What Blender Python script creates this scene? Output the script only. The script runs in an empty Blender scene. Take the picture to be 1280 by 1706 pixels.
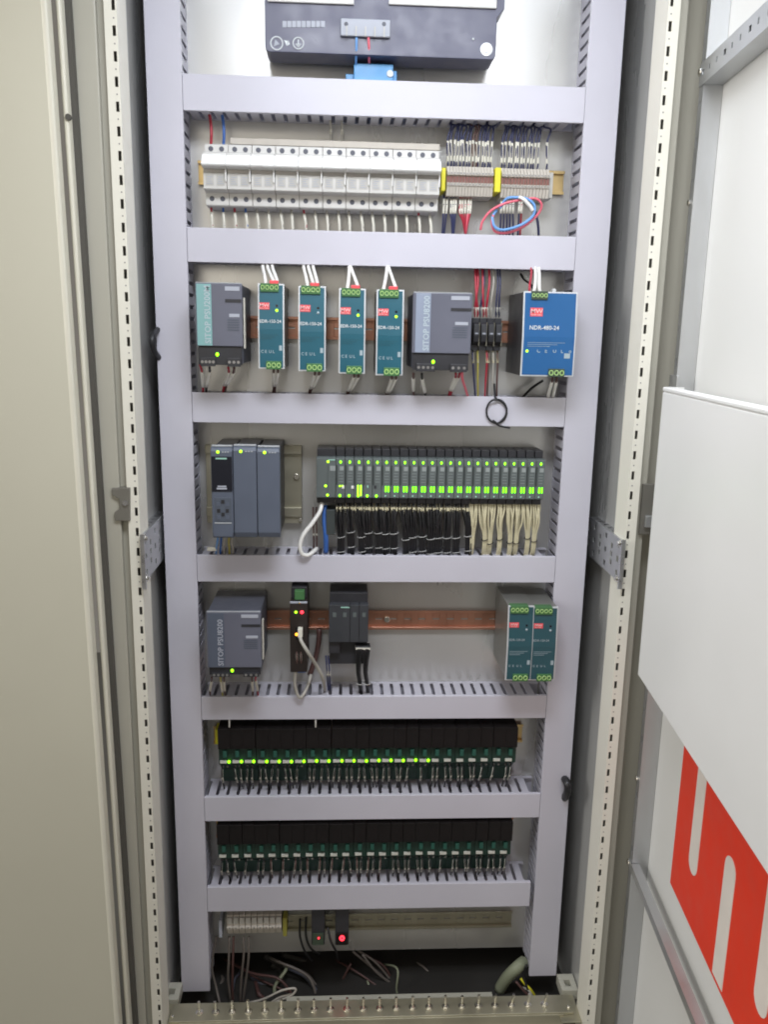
import bpy, bmesh, math, random
from mathutils import Vector, Matrix
random.seed(7)
S = bpy.context.scene
COL = S.collection

# ------------------------------------------------------------------ camera
CAM = Vector((-0.0609, -1.29995, 0.0)); YAW, PIT, ROL, FPX = -0.05287, 0.2118, 0.01861, 1373.36
def _axes():
    cy, sy = math.cos(YAW), math.sin(YAW)
    f = Vector((-sy, cy, 0)); r = Vector((cy, sy, 0)); u = Vector((0, 0, 1))
    cp, sp = math.cos(PIT), math.sin(PIT)
    f2 = f*cp - u*sp; u2 = u*cp + f*sp
    cr, sr = math.cos(ROL), math.sin(ROL)
    return r*cr + u2*sr, u2*cr - r*sr, f2
AR, AU, AF = _axes()
cd = bpy.data.cameras.new('camera'); cam = bpy.data.objects.new('camera', cd); COL.objects.link(cam)
cam.matrix_world = Matrix(((AR.x, AU.x, -AF.x, CAM.x), (AR.y, AU.y, -AF.y, CAM.y), (AR.z, AU.z, -AF.z, CAM.z), (0, 0, 0, 1)))
cd.sensor_fit = 'VERTICAL'; cd.sensor_height = 24.0; cd.lens = 24.0*FPX/1706.0
cd.clip_start = 0.02; cd.clip_end = 200
S.camera = cam

# ------------------------------------------------------------------ world, lamps, exposure
w = bpy.data.worlds.new('World'); S.world = w; w.use_nodes = True
bg = w.node_tree.nodes['Background']; bg.inputs[0].default_value = (1.0, 0.93, 0.82, 1); bg.inputs[1].default_value = 0.17
def area(name, loc, tgt, sx, sy, power, col, spread=180):
    l = bpy.data.lights.new(name, 'AREA'); l.shape = 'RECTANGLE'; l.size = sx; l.size_y = sy; l.energy = power; l.color = col; l.spread = math.radians(spread)
    o = bpy.data.objects.new(name, l); COL.objects.link(o); o.location = loc
    o.rotation_euler = (Vector(tgt) - Vector(loc)).to_track_quat('-Z', 'Y').to_euler()
area('work_lamp', (0.02, -0.72, 0.66), (0.0, 0.0, -0.60), 0.55, 0.22, 5.2, (0.89, 0.93, 1.0), 125)
area('cabinet_strip_lamp', (0.0, -0.20, 0.64), (0.0, 0.0, 0.0), 0.75, 0.05, 0.75, (0.80, 0.88, 1.0))
area('aisle_lamp', (-2.3, -0.85, 0.55), (0.35, -0.35, -0.1), 1.2, 1.2, 31.0, (1.0, 0.985, 0.96))
area('room_lamp', (-0.7, -2.3, 0.35), (-0.3, -0.1, -0.2), 1.2, 1.0, 6.4, (1.0, 0.93, 0.80))
S.view_settings.view_transform = 'Standard'; S.view_settings.look = 'None'
S.view_settings.exposure = 0.08; S.view_settings.gamma = 1.0; S.view_settings.use_curve_mapping = False
S.cycles.filter_width = 1.9
S.cycles.max_bounces = 6

# ------------------------------------------------------------------ helpers
def ray(px, py): return AF*FPX + AR*(px-640) - AU*(py-853)
def U(px, py, Y):                      # the point of the plane y = Y seen at a photo pixel
    d = ray(px, py); return CAM + d*((Y-CAM.y)/d.y)
MATS = {}
def mat(name, c, rough=0.5, metal=0.0, var=0.06, vs=30.0, bump=0.0, bs=300.0, emit=0.0, spec=0.5, stretch=None):
    m = bpy.data.materials.new(name); m.use_nodes = True; nt = m.node_tree; b = nt.nodes['Principled BSDF']
    b.inputs['Roughness'].default_value = rough; b.inputs['Metallic'].default_value = metal
    b.inputs['Base Color'].default_value = (*c, 1); b.inputs['Specular IOR Level'].default_value = spec
    if emit:
        b.inputs['Emission Color'].default_value = (*c, 1); b.inputs['Emission Strength'].default_value = emit
    elif var > 0:
        tc = nt.nodes.new('ShaderNodeTexCoord'); mp = nt.nodes.new('ShaderNodeMapping')
        if stretch: mp.inputs['Scale'].default_value = stretch
        nt.links.new(tc.outputs['Object'], mp.inputs['Vector'])
        n = nt.nodes.new('ShaderNodeTexNoise'); n.inputs['Scale'].default_value = vs; n.inputs['Detail'].default_value = 5
        nt.links.new(mp.outputs[0], n.inputs['Vector'])
        r = nt.nodes.new('ShaderNodeMapRange'); r.inputs[1].default_value = 0.25; r.inputs[2].default_value = 0.75
        r.inputs[3].default_value = 1-var; r.inputs[4].default_value = 1+var
        nt.links.new(n.outputs['Fac'], r.inputs[0])
        v = nt.nodes.new('ShaderNodeVectorMath'); v.operation = 'SCALE'; v.inputs[0].default_value = c
        nt.links.new(r.outputs[0], v.inputs['Scale']); nt.links.new(v.outputs[0], b.inputs['Base Color'])
        r2 = nt.nodes.new('ShaderNodeMapRange'); r2.inputs[1].default_value = 0.3; r2.inputs[2].default_value = 0.7
        r2.inputs[3].default_value = max(0.05, rough-0.08); r2.inputs[4].default_value = min(1, rough+0.08)
        nt.links.new(n.outputs['Fac'], r2.inputs[0]); nt.links.new(r2.outputs[0], b.inputs['Roughness'])
        if bump:
            n2 = nt.nodes.new('ShaderNodeTexNoise'); n2.inputs['Scale'].default_value = bs
            nt.links.new(tc.outputs['Object'], n2.inputs['Vector'])
            bp = nt.nodes.new('ShaderNodeBump'); bp.inputs['Strength'].default_value = bump; bp.inputs['Distance'].default_value = 0.001
            nt.links.new(n2.outputs['Fac'], bp.inputs['Height']); nt.links.new(bp.outputs[0], b.inputs['Normal'])
    MATS[name] = m; return m
mat('duct', (0.56, 0.55, 0.62), 0.42, var=0.05, vs=6, bump=0.08, bs=500)
mat('duct_side', (0.52, 0.51, 0.575), 0.5, var=0.06, vs=25)
mat('plate', (0.585, 0.58, 0.565), 0.30, 0.5, var=0.10, vs=5, stretch=(1, 1, 0.25))
mat('galv', (0.60, 0.60, 0.58), 0.32, 0.3, var=0.16, vs=7, stretch=(1, 1, 0.18), bump=0.08, bs=160)
mat('galv2', (0.58, 0.59, 0.60), 0.40, 0.85, var=0.12, vs=14, stretch=(1, 1, 0.3))
mat('zinc', (0.66, 0.66, 0.68), 0.3, 0.95, var=0.12, vs=40)
mat('cream_paint', (0.80, 0.775, 0.68), 0.42, var=0.03, vs=5, bump=0.12, bs=700)
mat('door_paint', (0.80, 0.795, 0.765), 0.45, var=0.02, vs=4, bump=0.10, bs=700)
mat('beige_paint', (0.53, 0.51, 0.415), 0.45, var=0.03, vs=3, bump=0.15, bs=600)
mat('beige_edge', (0.66, 0.635, 0.535), 0.4, var=0.03, vs=6)
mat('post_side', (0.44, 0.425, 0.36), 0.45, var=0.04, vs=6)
mat('dark_gap', (0.04, 0.038, 0.033), 0.8)
mat('slot_shade', (0.13, 0.125, 0.115), 0.7)  # shade inside the hollow posts, put into the colour
mat('seal', (0.08, 0.075, 0.065), 0.7)
mat('latch', (0.20, 0.19, 0.165), 0.5, 0.3)
mat('rail_copper', (0.55, 0.29, 0.205), 0.33, 0.85, var=0.14, vs=18)
mat('rail_yellow', (0.62, 0.46, 0.22), 0.33, 0.85, var=0.12, vs=18)
mat('rail_olive', (0.40, 0.38, 0.30), 0.4, 0.7, var=0.10, vs=18)
mat('white_abs', (0.62, 0.61, 0.59), 0.4, var=0.03, vs=40)
mat('white_handle', (0.86, 0.86, 0.85), 0.3, var=0.01)
mat('abs_grey', (0.50, 0.49, 0.46), 0.5, var=0.06, vs=60)
mat('screw', (0.30, 0.29, 0.28), 0.4, 0.6)
mat('bolt', (0.80, 0.78, 0.72), 0.22, 1.0, var=0.05)
mat('term_beige', (0.56, 0.52, 0.46), 0.5, var=0.06, vs=60)
mat('term_brown', (0.21, 0.09, 0.075), 0.55, var=0.15, vs=80)
mat('yellow', (0.72, 0.66, 0.03), 0.45, var=0.04)
mat('psu_dark', (0.085, 0.09, 0.115), 0.45, var=0.05, vs=30, bump=0.05)
mat('psu_lid', (0.125, 0.13, 0.168), 0.42, var=0.05, vs=20)
mat('psu_teal', (0.22, 0.42, 0.42), 0.4, var=0.03)
mat('psu_blue_grey', (0.27, 0.31, 0.40), 0.42, var=0.03)
mat('letter_white', (0.72, 0.76, 0.78), 0.5, var=0)
mat('letter_soft', (0.46, 0.54, 0.58), 0.5, var=0)
mat('wire_shaded', (0.15, 0.13, 0.115), 0.5, var=0.08)  # pale cable darkened, shade of the bottom compartment put into the colour
mat('yellow_shaded', (0.30, 0.28, 0.05), 0.5, var=0.05)  # shaded copy of the yellow, for the dark bottom compartment
mat('letter_dim', (0.34, 0.42, 0.46), 0.5, var=0)
mat('letter_grey', (0.40, 0.42, 0.48), 0.5, var=0)
mat('black_abs', (0.028, 0.028, 0.033), 0.45, var=0.12, vs=40)
mat('black_gloss', (0.012, 0.013, 0.02), 0.22, var=0)
mat('brown_abs', (0.022, 0.015, 0.013), 0.5, var=0.1)
mat('edr_teal', (0.016, 0.105, 0.150), 0.38, var=0.06, vs=25)
mat('edr_petrol', (0.022, 0.085, 0.105), 0.38, var=0.06, vs=25)
mat('ndr_blue', (0.012, 0.105, 0.29), 0.36, var=0.05, vs=22)
mat('edr_frame', (0.66, 0.68, 0.70), 0.4, 0.3, var=0.04)
mat('edr_case', (0.27, 0.265, 0.245), 0.42, 0.6, var=0.08)
mat('ndr_case', (0.06, 0.06, 0.065), 0.5, 0.2, var=0.08)
mat('logo_red', (0.78, 0.085, 0.10), 0.45, var=0)
mat('logo_pink', (0.90, 0.55, 0.55), 0.45, var=0)
mat('conn_green', (0.055, 0.16, 0.055), 0.45, var=0.08)
mat('conn_lime', (0.36, 0.55, 0.20), 0.4, var=0.06)
mat('conn_dark', (0.045, 0.07, 0.045), 0.5, var=0.08)
mat('plc_grey', (0.095, 0.112, 0.152), 0.42, var=0.04, vs=25)
mat('plc_dark', (0.085, 0.10, 0.13), 0.45, var=0.05)
mat('plc_edge', (0.42, 0.44, 0.46), 0.4, var=0.08, vs=60)
mat('mint', (0.35, 0.62, 0.52), 0.4, var=0)
mat('io_grey', (0.115, 0.135, 0.135), 0.45, var=0.06, vs=50)
mat('io_label', (0.30, 0.33, 0.33), 0.5, var=0.05)
mat('device_dark', (0.042, 0.045, 0.052), 0.45, var=0.06)
mat('io_dark', (0.045, 0.055, 0.055), 0.5, var=0.06)
mat('led_green', (0.30, 1.0, 0.01), emit=2.2)
mat('led_bar', (0.15, 1.0, 0.0), emit=3.2)
mat('led_yellow', (0.42, 1.0, 0.02), emit=1.9)
mat('led_module', (0.24, 1.0, 0.01), emit=2.6)
mat('led_red', (1.0, 0.03, 0.05), emit=3.0)
mat('led_orange', (1.0, 0.38, 0.03), emit=2.6)
mat('wire_white', (0.80, 0.79, 0.76), 0.4, var=0.04)
mat('sleeve', (0.70, 0.68, 0.60), 0.5, var=0.06, vs=200)
mat('sleeve_cream', (0.60, 0.55, 0.37), 0.5, var=0.08, vs=200)
mat('wire_grey', (0.42, 0.40, 0.36), 0.45, var=0.05)
mat('wire_red', (0.40, 0.022, 0.045), 0.4, var=0.05)
mat('wire_pink', (0.80, 0.16, 0.22), 0.4, var=0.05)
mat('wire_blue', (0.04, 0.13, 0.42), 0.4, var=0.05)
mat('wire_sky', (0.16, 0.36, 0.72), 0.4, var=0.05)
mat('wire_navy', (0.03, 0.035, 0.10), 0.4, var=0.05)
mat('wire_black', (0.016, 0.016, 0.018), 0.4, var=0.05)
mat('wire_brown', (0.10, 0.05, 0.045), 0.45, var=0.05)
mat('wire_yellow', (0.45, 0.40, 0.08), 0.45, var=0.05)
mat('tie_white', (0.40, 0.40, 0.39), 0.45, var=0)
mat('relay_black', (0.010, 0.008, 0.008), 0.55, var=0.2, spec=0.25)
mat('relay_green', (0.012, 0.040, 0.028), 0.42, var=0.12, vs=70)
mat('relay_teal', (0.02, 0.095, 0.07), 0.42, var=0.12, vs=70)
mat('label_plate', (0.62, 0.62, 0.56), 0.5, var=0.04)
mat('device_hazed', (0.075, 0.076, 0.125), 0.35, var=0.04)  # black lifted towards blue, veiling haze put into the colour
mat('blue_block', (0.10, 0.34, 0.66), 0.4, var=0.05)
mat('pocket_white', (0.82, 0.815, 0.80), 0.42, var=0.03, vs=4)
mat('emblem_red', (0.88, 0.045, 0.012), 0.5, var=0.03)
mat('slot_white', (0.86, 0.79, 0.72), 0.5, var=0.04)
mat('bar_brass', (0.52, 0.49, 0.37), 0.38, 0.75, var=0.12, vs=14)
mat('base_light', (0.46, 0.45, 0.38), 0.45, var=0.06, vs=12)
mat('cable_green', (0.26, 0.28, 0.19), 0.55, var=0.08)
mat('inside_shade', (0.028, 0.026, 0.023), 0.7, var=0.15, vs=8)  # darkness of the cabinet's void put into the colour
mat('floor', (0.22, 0.215, 0.20), 0.6, var=0.1, vs=3)

class MB:
    def __init__(s): s.v = []; s.f = []; s.m = []
    def quadlist(s, vs, fs, m=0):
        n = len(s.v); s.v += [Vector(v) for v in vs]
        for f in fs: s.f.append([n+i for i in f]); s.m.append(m)
        return s
    def box(s, x0, x1, y0, y1, z0, z1, m=0):
        if x0 > x1: x0, x1 = x1, x0
        if y0 > y1: y0, y1 = y1, y0
        if z0 > z1: z0, z1 = z1, z0
        return s.quadlist([(x0,y0,z0),(x1,y0,z0),(x1,y1,z0),(x0,y1,z0),(x0,y0,z1),(x1,y0,z1),(x1,y1,z1),(x0,y1,z1)],
            [(0,3,2,1),(4,5,6,7),(0,1,5,4),(1,2,6,5),(2,3,7,6),(3,0,4,7)], m)
    def prism(s, poly, ax, a0, a1, m=0):
        # poly in the two other axes (cyclic-free order: x->(y,z), y->(x,z), z->(x,y))
        def P(p, a): return (a, p[0], p[1]) if ax == 'x' else ((p[0], a, p[1]) if ax == 'y' else (p[0], p[1], a))
        n = len(poly); vs = [P(p, a0) for p in poly] + [P(p, a1) for p in poly]
        fs = [tuple(range(n)), tuple(range(2*n-1, n-1, -1))] + [(i, n+i, n+(i+1) % n, (i+1) % n) for i in range(n)]
        return s.quadlist(vs, fs, m)
    def cyl(s, c, d, r, n=12, m=0, r2=None):
        c = Vector(c); d = Vector(d); r2 = r if r2 is None else r2
        q = d.normalized(); a = q.orthogonal().normalized(); b = q.cross(a)
        vs = []
        for cc, rr in ((c, r), (c+d, r2)):
            for i in range(n):
                t = 2*math.pi*i/n; vs.append(cc + a*math.cos(t)*rr + b*math.sin(t)*rr)
        fs = [tuple(range(n-1, -1, -1)), tuple(range(n, 2*n))] + [(i, (i+1) % n, n+(i+1) % n, n+i) for i in range(n)]
        return s.quadlist(vs, fs, m)
    def ball(s, c, r, m=0, sx=1, sy=1, sz=1, nu=8, nv=5):
        c = Vector(c); vs = [c+Vector((0, 0, r*sz))]
        for j in range(1, nv):
            ph = math.pi*j/nv
            for i in range(nu):
                t = 2*math.pi*i/nu; vs.append(c+Vector((r*sx*math.sin(ph)*math.cos(t), r*sy*math.sin(ph)*math.sin(t), r*sz*math.cos(ph))))
        vs.append(c-Vector((0, 0, r*sz))); L = len(vs)-1
        fs = [(0, 1+i, 1+(i+1) % nu) for i in range(nu)]
        for j in range(nv-2):
            for i in range(nu): fs.append((1+j*nu+i, 1+(j+1)*nu+i, 1+(j+1)*nu+(i+1) % nu, 1+j*nu+(i+1) % nu))
        fs += [(L, L-nu+(i+1) % nu, L-nu+i) for i in range(nu)]
        return s.quadlist(vs, fs, m)
    def tube(s, pts, r, n=7, m=0, sub=5, closed=False):
        pts = [Vector(p) for p in pts]
        if sub > 1 and len(pts) > 2:
            o = []; N = len(pts)
            for i in range(N if closed else N-1):
                p1 = pts[i]; p2 = pts[(i+1) % N]
                p0 = pts[i-1] if (i > 0 or closed) else p1*2-p2
                p3 = pts[(i+2) % N] if (i+2 < N or closed) else p2*2-p1
                for k in range(sub):
                    t = k/sub
                    o.append(0.5*((2*p1)+(-p0+p2)*t+(2*p0-5*p1+4*p2-p3)*t*t+(-p0+3*p1-3*p2+p3)*t**3))
            if not closed: o.append(pts[-1])
            pts = o
        N = len(pts); vs = []; a = None
        for i, p in enumerate(pts):
            q = (pts[(i+1) % N]-pts[i-1]) if closed else (pts[min(i+1, N-1)]-pts[max(i-1, 0)])
            q = q.normalized() if q.length > 1e-9 else Vector((0, 0, 1))
            if a is None: a = q.orthogonal().normalized()
            a = (a-q*a.dot(q)); a = a.normalized() if a.length > 1e-6 else q.orthogonal().normalized()
            b = q.cross(a)
            for k in range(n):
                t = 2*math.pi*k/n; vs.append(p+a*math.cos(t)*r+b*math.sin(t)*r)
        fs = []
        for i in range(N if closed else N-1):
            j = (i+1) % N
            for k in range(n): fs.append((i*n+k, i*n+(k+1) % n, j*n+(k+1) % n, j*n+k))
        if not closed: fs += [tuple(range(n-1, -1, -1)), tuple(range((N-1)*n, N*n))]
        return s.quadlist(vs, fs, m)

def wloc(o):
    v = Vector(o.location)
    while o.parent: o = o.parent; v += Vector(o.location)
    return v
def build(name, mb, mats, parent=None, bevel=0.0, smooth=False, org=None, seg=2):
    if isinstance(mats, str): mats = [mats]
    org = Vector(org) if org is not None else (wloc(parent) if parent else sum((v for v in mb.v), Vector())/max(1, len(mb.v)))
    me = bpy.data.meshes.new(name); me.from_pydata([tuple(v-org) for v in mb.v], [], mb.f)
    for n in mats: me.materials.append(MATS[n])
    me.polygons.foreach_set('material_index', mb.m)
    bm = bmesh.new(); bm.from_mesh(me); bmesh.ops.recalc_face_normals(bm, faces=bm.faces); bm.to_mesh(me); bm.free()
    if smooth: me.polygons.foreach_set('use_smooth', [True]*len(me.polygons))
    o = bpy.data.objects.new(name, me); COL.objects.link(o)
    if parent: o.parent = parent; o.location = org-wloc(parent)
    else: o.location = org
    if bevel:
        md = o.modifiers.new('bevel', 'BEVEL'); md.width = bevel; md.segments = seg; md.limit_method = 'ANGLE'; md.angle_limit = 0.7
    return o
def tag(o, label, cat, group=None):
    o['label'] = label; o['category'] = cat
    if group: o['group'] = group
    return o
def thing(name, label, cat, loc, group=None):
    o = bpy.data.objects.new(name, None); COL.objects.link(o); o.location = loc; o.empty_display_size = 0.02
    return tag(o, label, cat, group)
def kids(o): return [c for c in COL.objects if c.parent == o]
def copy_tree(o, parent=None):
    c = o.copy(); COL.objects.link(c); c.parent = parent
    for ch in kids(o): copy_tree(ch, c)
    return c
ORD = ['first','second','third','fourth','fifth','sixth','seventh','eighth','ninth','tenth','eleventh','twelfth','thirteenth','fourteenth','fifteenth',
       'sixteenth','seventeenth','eighteenth','nineteenth','twentieth']
def nth(i): return ORD[i] if i < 20 else ('twenty-'+ORD[i-20] if i < 29 else ('thirtieth' if i == 29 else 'thirty-'+ORD[i-30]))
def text(body, size, m, parent, loc, rot=(math.pi/2, 0, 0), name='lettering', align='LEFT', ext=0.00012, sx=1.0):
    cu = bpy.data.curves.new(name, 'FONT'); cu.body = body; cu.size = size; cu.extrude = ext; cu.offset = size*0.012; cu.align_x = align; cu.resolution_u = 2
    t = bpy.data.objects.new('tmp', cu); COL.objects.link(t)
    dg = bpy.context.evaluated_depsgraph_get(); me = bpy.data.meshes.new_from_object(t.evaluated_get(dg))
    bpy.data.objects.remove(t); me.name = name; me.materials.clear(); me.materials.append(MATS[m])
    o = bpy.data.objects.new(name, me); COL.objects.link(o); o.parent = parent; o.rotation_euler = rot; o.scale = (sx, 1, 1)
    o.location = Vector(loc)-wloc(parent); return o
def P3(p): return U(p[0], p[1], p[2])
def wire(pts, r, m, label, cat='wire', group=None, sleeve=None, sm='sleeve', name='wire', sub=5, n=6, sr=1.25):
    """pts: (px, py, Y) photo points on stated depth planes; sleeve: (i0, i1) fractions of the run that carry a marker tube"""
    q = [P3(p) if not isinstance(p, Vector) else p for p in pts]
    o = build(name, MB().tube(q, r, n, sub=sub), m, smooth=True, org=q[0]); tag(o, label, cat, group)
    if sleeve:
        a, b = sleeve; L = [0]
        for i in range(1, len(q)): L.append(L[-1]+(q[i]-q[i-1]).length)
        def at(t):
            t *= L[-1]
            for i in range(1, len(q)):
                if t <= L[i] or i == len(q)-1:
                    k = (t-L[i-1])/max(1e-9, L[i]-L[i-1]); return q[i-1].lerp(q[i], k)
        build('marker_sleeve', MB().tube([at(a+(b-a)*k/4) for k in range(5)], r*sr, n, sub=1), sm, o, smooth=True)
    return o
def punched(mb, x0, x1, z0, z1, y0, y1, cols, m=0):
    """plate in the xz plane with real rectangular holes; cols: list of (hx0, hx1, [(hz0, hz1), ...]) sorted in x"""
    x = x0
    for hx0, hx1, hs in cols:
        mb.box(x, hx0, y0, y1, z0, z1, m); z = z0
        for a, b in sorted(hs):
            if a < z0 or b > z1: continue
            mb.box(hx0, hx1, y0, y1, z, a, m); z = b
        mb.box(hx0, hx1, y0, y1, z, z1, m); x = hx1
    mb.box(x, x1, y0, y1, z0, z1, m)

# ------------------------------------------------------------------ setting: floor
fl = build('floor', MB().box(-3, 3, -3.5, 2.0, -1.36, -1.32), 'floor'); fl['kind'] = 'structure'

YP = 0.066          # front of the mounting plate
# ------------------------------------------------------------------ the cabinet: plate, posts, side panels, base
cab = thing('control_cabinet', 'cream painted open control cabinet with perforated posts and galvanised inner walls', 'cabinet', (0, 0, -1.30))
zb_plate = U(650, 1582, YP).z
build('mounting_plate', MB().box(-0.350, 0.352, YP, YP+0.003, zb_plate, 0.85), 'plate', cab)
build('back_wall', MB().box(-0.46, 0.46, 0.30, 0.304, -1.29, 0.9), 'inside_shade', cab)
XL, XR = -0.3540, 0.3660   # inner edges of the front posts
YF = -0.115
for sgn, xi in ((-1, XL), (1, XR)):
    # side wall, galvanised, from front post to the back
    xs = xi+sgn*0.0115
    build('side_wall', MB().box(xs, xs+sgn*0.002, YF+0.046, 0.30, -1.24, 0.9), 'galv', cab)
    # front post: perforated face, dark filler behind painting the shade in its slots
    pw = 0.0165
    pitch = 0.0302; hs = [(-1.2+i*pitch, -1.2+i*pitch+0.0125) for i in range(70)]
    ds = [(-1.2+i*pitch+0.0198, -1.2+i*pitch+0.0226) for i in range(70)]
    post = build('post', MB().box(xi+sgn*0.0020, xi+sgn*0.0115, YF+0.018, YF+0.05, -1.24, 0.9), 'slot_shade', cab)
    mb = MB(); a, b = (xi, xi+pw) if sgn > 0 else (xi-pw, xi)
    hx = (xi+sgn*0.0022, xi+sgn*0.0066); hx = (min(hx), max(hx))
    punched(mb, a, b, -1.24, 0.9, YF, YF+0.0018, [(hx[0], hx[1], sorted(hs))])
    build('perforated_face', mb, 'cream_paint', post)
    mb = MB(); punched(mb, min(xi, xi+sgn*0.0016), max(xi, xi+sgn*0.0016), -1.24, 0.9, YF+0.0018, YF+0.05, [])
    build('inner_flange', mb, 'cream_paint', post)
    mb = MB()
    for z0, z1 in ds: mb.cyl(((hx[0]+hx[1])/2, YF-0.0002, (z0+z1)/2), (0, 0.0008, 0), 0.0011, 6)
    o = build('pinhole', mb, 'screw', post); o['kind'] = 'stuff'
    # receding outer step of the post
    x0 = xi+sgn*pw; 
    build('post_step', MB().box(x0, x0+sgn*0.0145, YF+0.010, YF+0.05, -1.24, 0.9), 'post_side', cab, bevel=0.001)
# punched mounting brackets running back from the posts
def bracket(label, f_top, f_bot, b_top, b_bot, sgn):
    F1 = U(*f_top, YF-0.004); F0 = U(*f_bot, YF-0.004); F0.x = F1.x = (XL+0.0034) if sgn < 0 else (XR-0.0034)
    B1 = F1+Vector((0, 0.172, 0)); B0 = F0+Vector((0, 0.172, 0))
    L = ((B1+B0)/2-(F1+F0)/2); L.z = 0; n = Vector((L.y, -L.x, 0)).normalized()
    if n.x*sgn > 0: n = -n
    h = (F1.z-F0.z); u = L.normalized(); ln = L.length
    t = thing('punched_bracket', label, 'bracket', F0, 'punched brackets beside the mounting plate')
    R = Matrix((( u.x, -u.y, 0), (u.y, u.x, 0), (0, 0, 1)))
    fl_ = -1 if sgn > 0 else 1
    def put(o):
        for v in o.data.vertices: v.co.y *= fl_
        if fl_ < 0: o.data.flip_normals()
        o.matrix_local = Matrix.Translation(o.location) @ Matrix(((u.x, -n.x*0-u.y*1, 0, 0), (u.y, u.x, 0, 0), (0, 0, 1, 0), (0, 0, 0, 1)))
    O = Vector((0, 0, 0))
    mb = MB(); cols = []
    for i in range(6):
        s0 = 0.016+i*0.030; hs = [(h*k-0.0045, h*k+0.0045) for k in ((0.16, 0.5, 0.84) if i % 2 == 0 else (0.30, 0.5, 0.70))]
        cols.append((s0, s0+0.009, hs))
    punched(mb, 0, ln, 0, h, 0, 0.002, cols)
    o = build('punched_side', mb, 'galv2', t, org=O); o.location = (0, 0, 0); put(o)
    side = 1 if sgn < 0 else 1
    mb = MB(); x = 0.012
    for i in range(7):
        mb.box(x, 0.0205+i*0.022, 0.002, 0.016, h-0.0018, h); x = 0.0205+i*0.022+0.008
        mb.box(x-0.008, x, 0.002, 0.005, h-0.0018, h); mb.box(x-0.008, x, 0.013, 0.016, h-0.0018, h)
    mb.box(x, ln, 0.002, 0.016, h-0.0018, h); mb.box(0.012, ln, 0.002, 0.016, 0, 0.0018)
    for v in mb.v: v.y = 0.002-(v.y-0.002)*0.9 if False else v.y
    o = build('top_flange', mb, 'zinc', t, org=O); o.location = (0, 0, 0); put(o)
    o = build('bracket_shade', MB().box(0.012, ln, 0.009, 0.015, 0.004, h-0.004), 'dark_gap', t, org=O); o.location = (0, 0, 0); put(o)  # added dark sheet painting the shade behind the bracket's holes
    for zz in (0.08, 0.92):
        mb = MB(); mb.cyl((0.008, 0.001, h*zz), (0, -0.004, 0), 0.0055, 12); mb.cyl((0.008, -0.003, h*zz), (0, -0.003, 0), 0.0035, 6)
        o = build('bolt', mb, 'bolt', t, org=O); o.location = (0, 0, 0); put(o)
    o = build('end_lug', MB().box(-0.004, 0.0, -0.0035, 0.0025, -0.008, h+0.003), 'zinc', t, org=O); o.location = (0, 0, 0); put(o)
    return t
bl = bracket('punched zinc bracket bolted to the left post at mid height', (239, 893), (241, 972), (273, 849), (275, 912), -1)
br = bracket('punched zinc bracket bolted to the right post at mid height', (1046, 902), (1042, 972), (986, 858), (979, 916), 1)

# ------------------------------------------------------------------ slotted cable ducts
def duct_side(mb, s0, s1, c, th, axis):
    """slotted side wall: runs along x (axis 'x', at z=c) or along z (axis 'z', at x=c)"""
    def bx(a, b, y0, y1):
        if axis == 'x': mb.box(a, b, y0, y1, c, c+th)
        else: mb.box(c, c+th, y0, y1, a, b)
    bx(s0, s1, 0.0020, 0.0085); bx(s0, s1, YP-0.008, YP-0.0006)
    p = 0.0178; sl = 0.0058; a = s0+0.004
    while a+p-sl < s1:
        b = a+p-sl; e = sl*0.5
        poly = [(a-e, 0.0085), (b+e, 0.0085), (b, 0.0135), (b, YP-0.008), (a, YP-0.008), (a, 0.0135)]
        if axis == 'x': mb.prism([(q[0], q[1]) for q in poly], 'z', c, c+th)
        else: mb.prism([(q[1], q[0]) for q in poly], 'x', c, c+th)
        a += p
def hduct(z1, z0, x0, x1, label):
    t = thing('cable_duct', label, 'cable duct', (0.5*(x0+x1), YP, z0), 'grey slotted cable ducts')
    mb = MB(); duct_side(mb, x0+0.0015, x1-0.0015, z1-0.0035, 0.0015, 'x'); build('slotted_side', mb, 'duct_side', t)
    mb = MB(); duct_side(mb, x0+0.0015, x1-0.0015, z0+0.0020, 0.0015, 'x'); build('slotted_side', mb, 'duct_side', t)
    build('duct_base', MB().box(x0+0.001, x1-0.001, YP-0.0021, YP-0.0004, z0+0.0036, z1-0.0036), 'duct_side', t)
    mb = MB(); mb.box(x0, x1, 0, 0.0018, z0, z1); mb.box(x0, x1, 0.0018, 0.007, z1-0.0014, z1); mb.box(x0, x1, 0.0018, 0.007, z0, z0+0.0014)
    build('duct_cover', mb, 'duct', t, bevel=0.0016, seg=3)
    return t
XI, XO = 0.2945, 0.345
HD = [(0.361, 0.312, 'topmost horizontal duct below the black boxed device'), (0.151, 0.1015, 'horizontal duct between breaker row and power supply row'),
      (-0.0925, -0.139, 'horizontal duct with a black wire loop hanging over it'), (-0.3535, -0.398, 'horizontal duct under the PLC and its wire bundles'),
      (-0.600, -0.6415, 'horizontal duct just above the lit relay row'), (-0.786, -0.832, 'horizontal duct between the lit and unlit relay rows'),
      (-0.9625, -1.0115, 'lowest horizontal duct, with a gap at its right end')]
for i, (a, b, lab) in enumerate(HD):
    hduct(a, b, -XI+0.0006, (XI if i < 6 else 0.287)-0.0006, 'light grey slotted '+lab)
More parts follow.
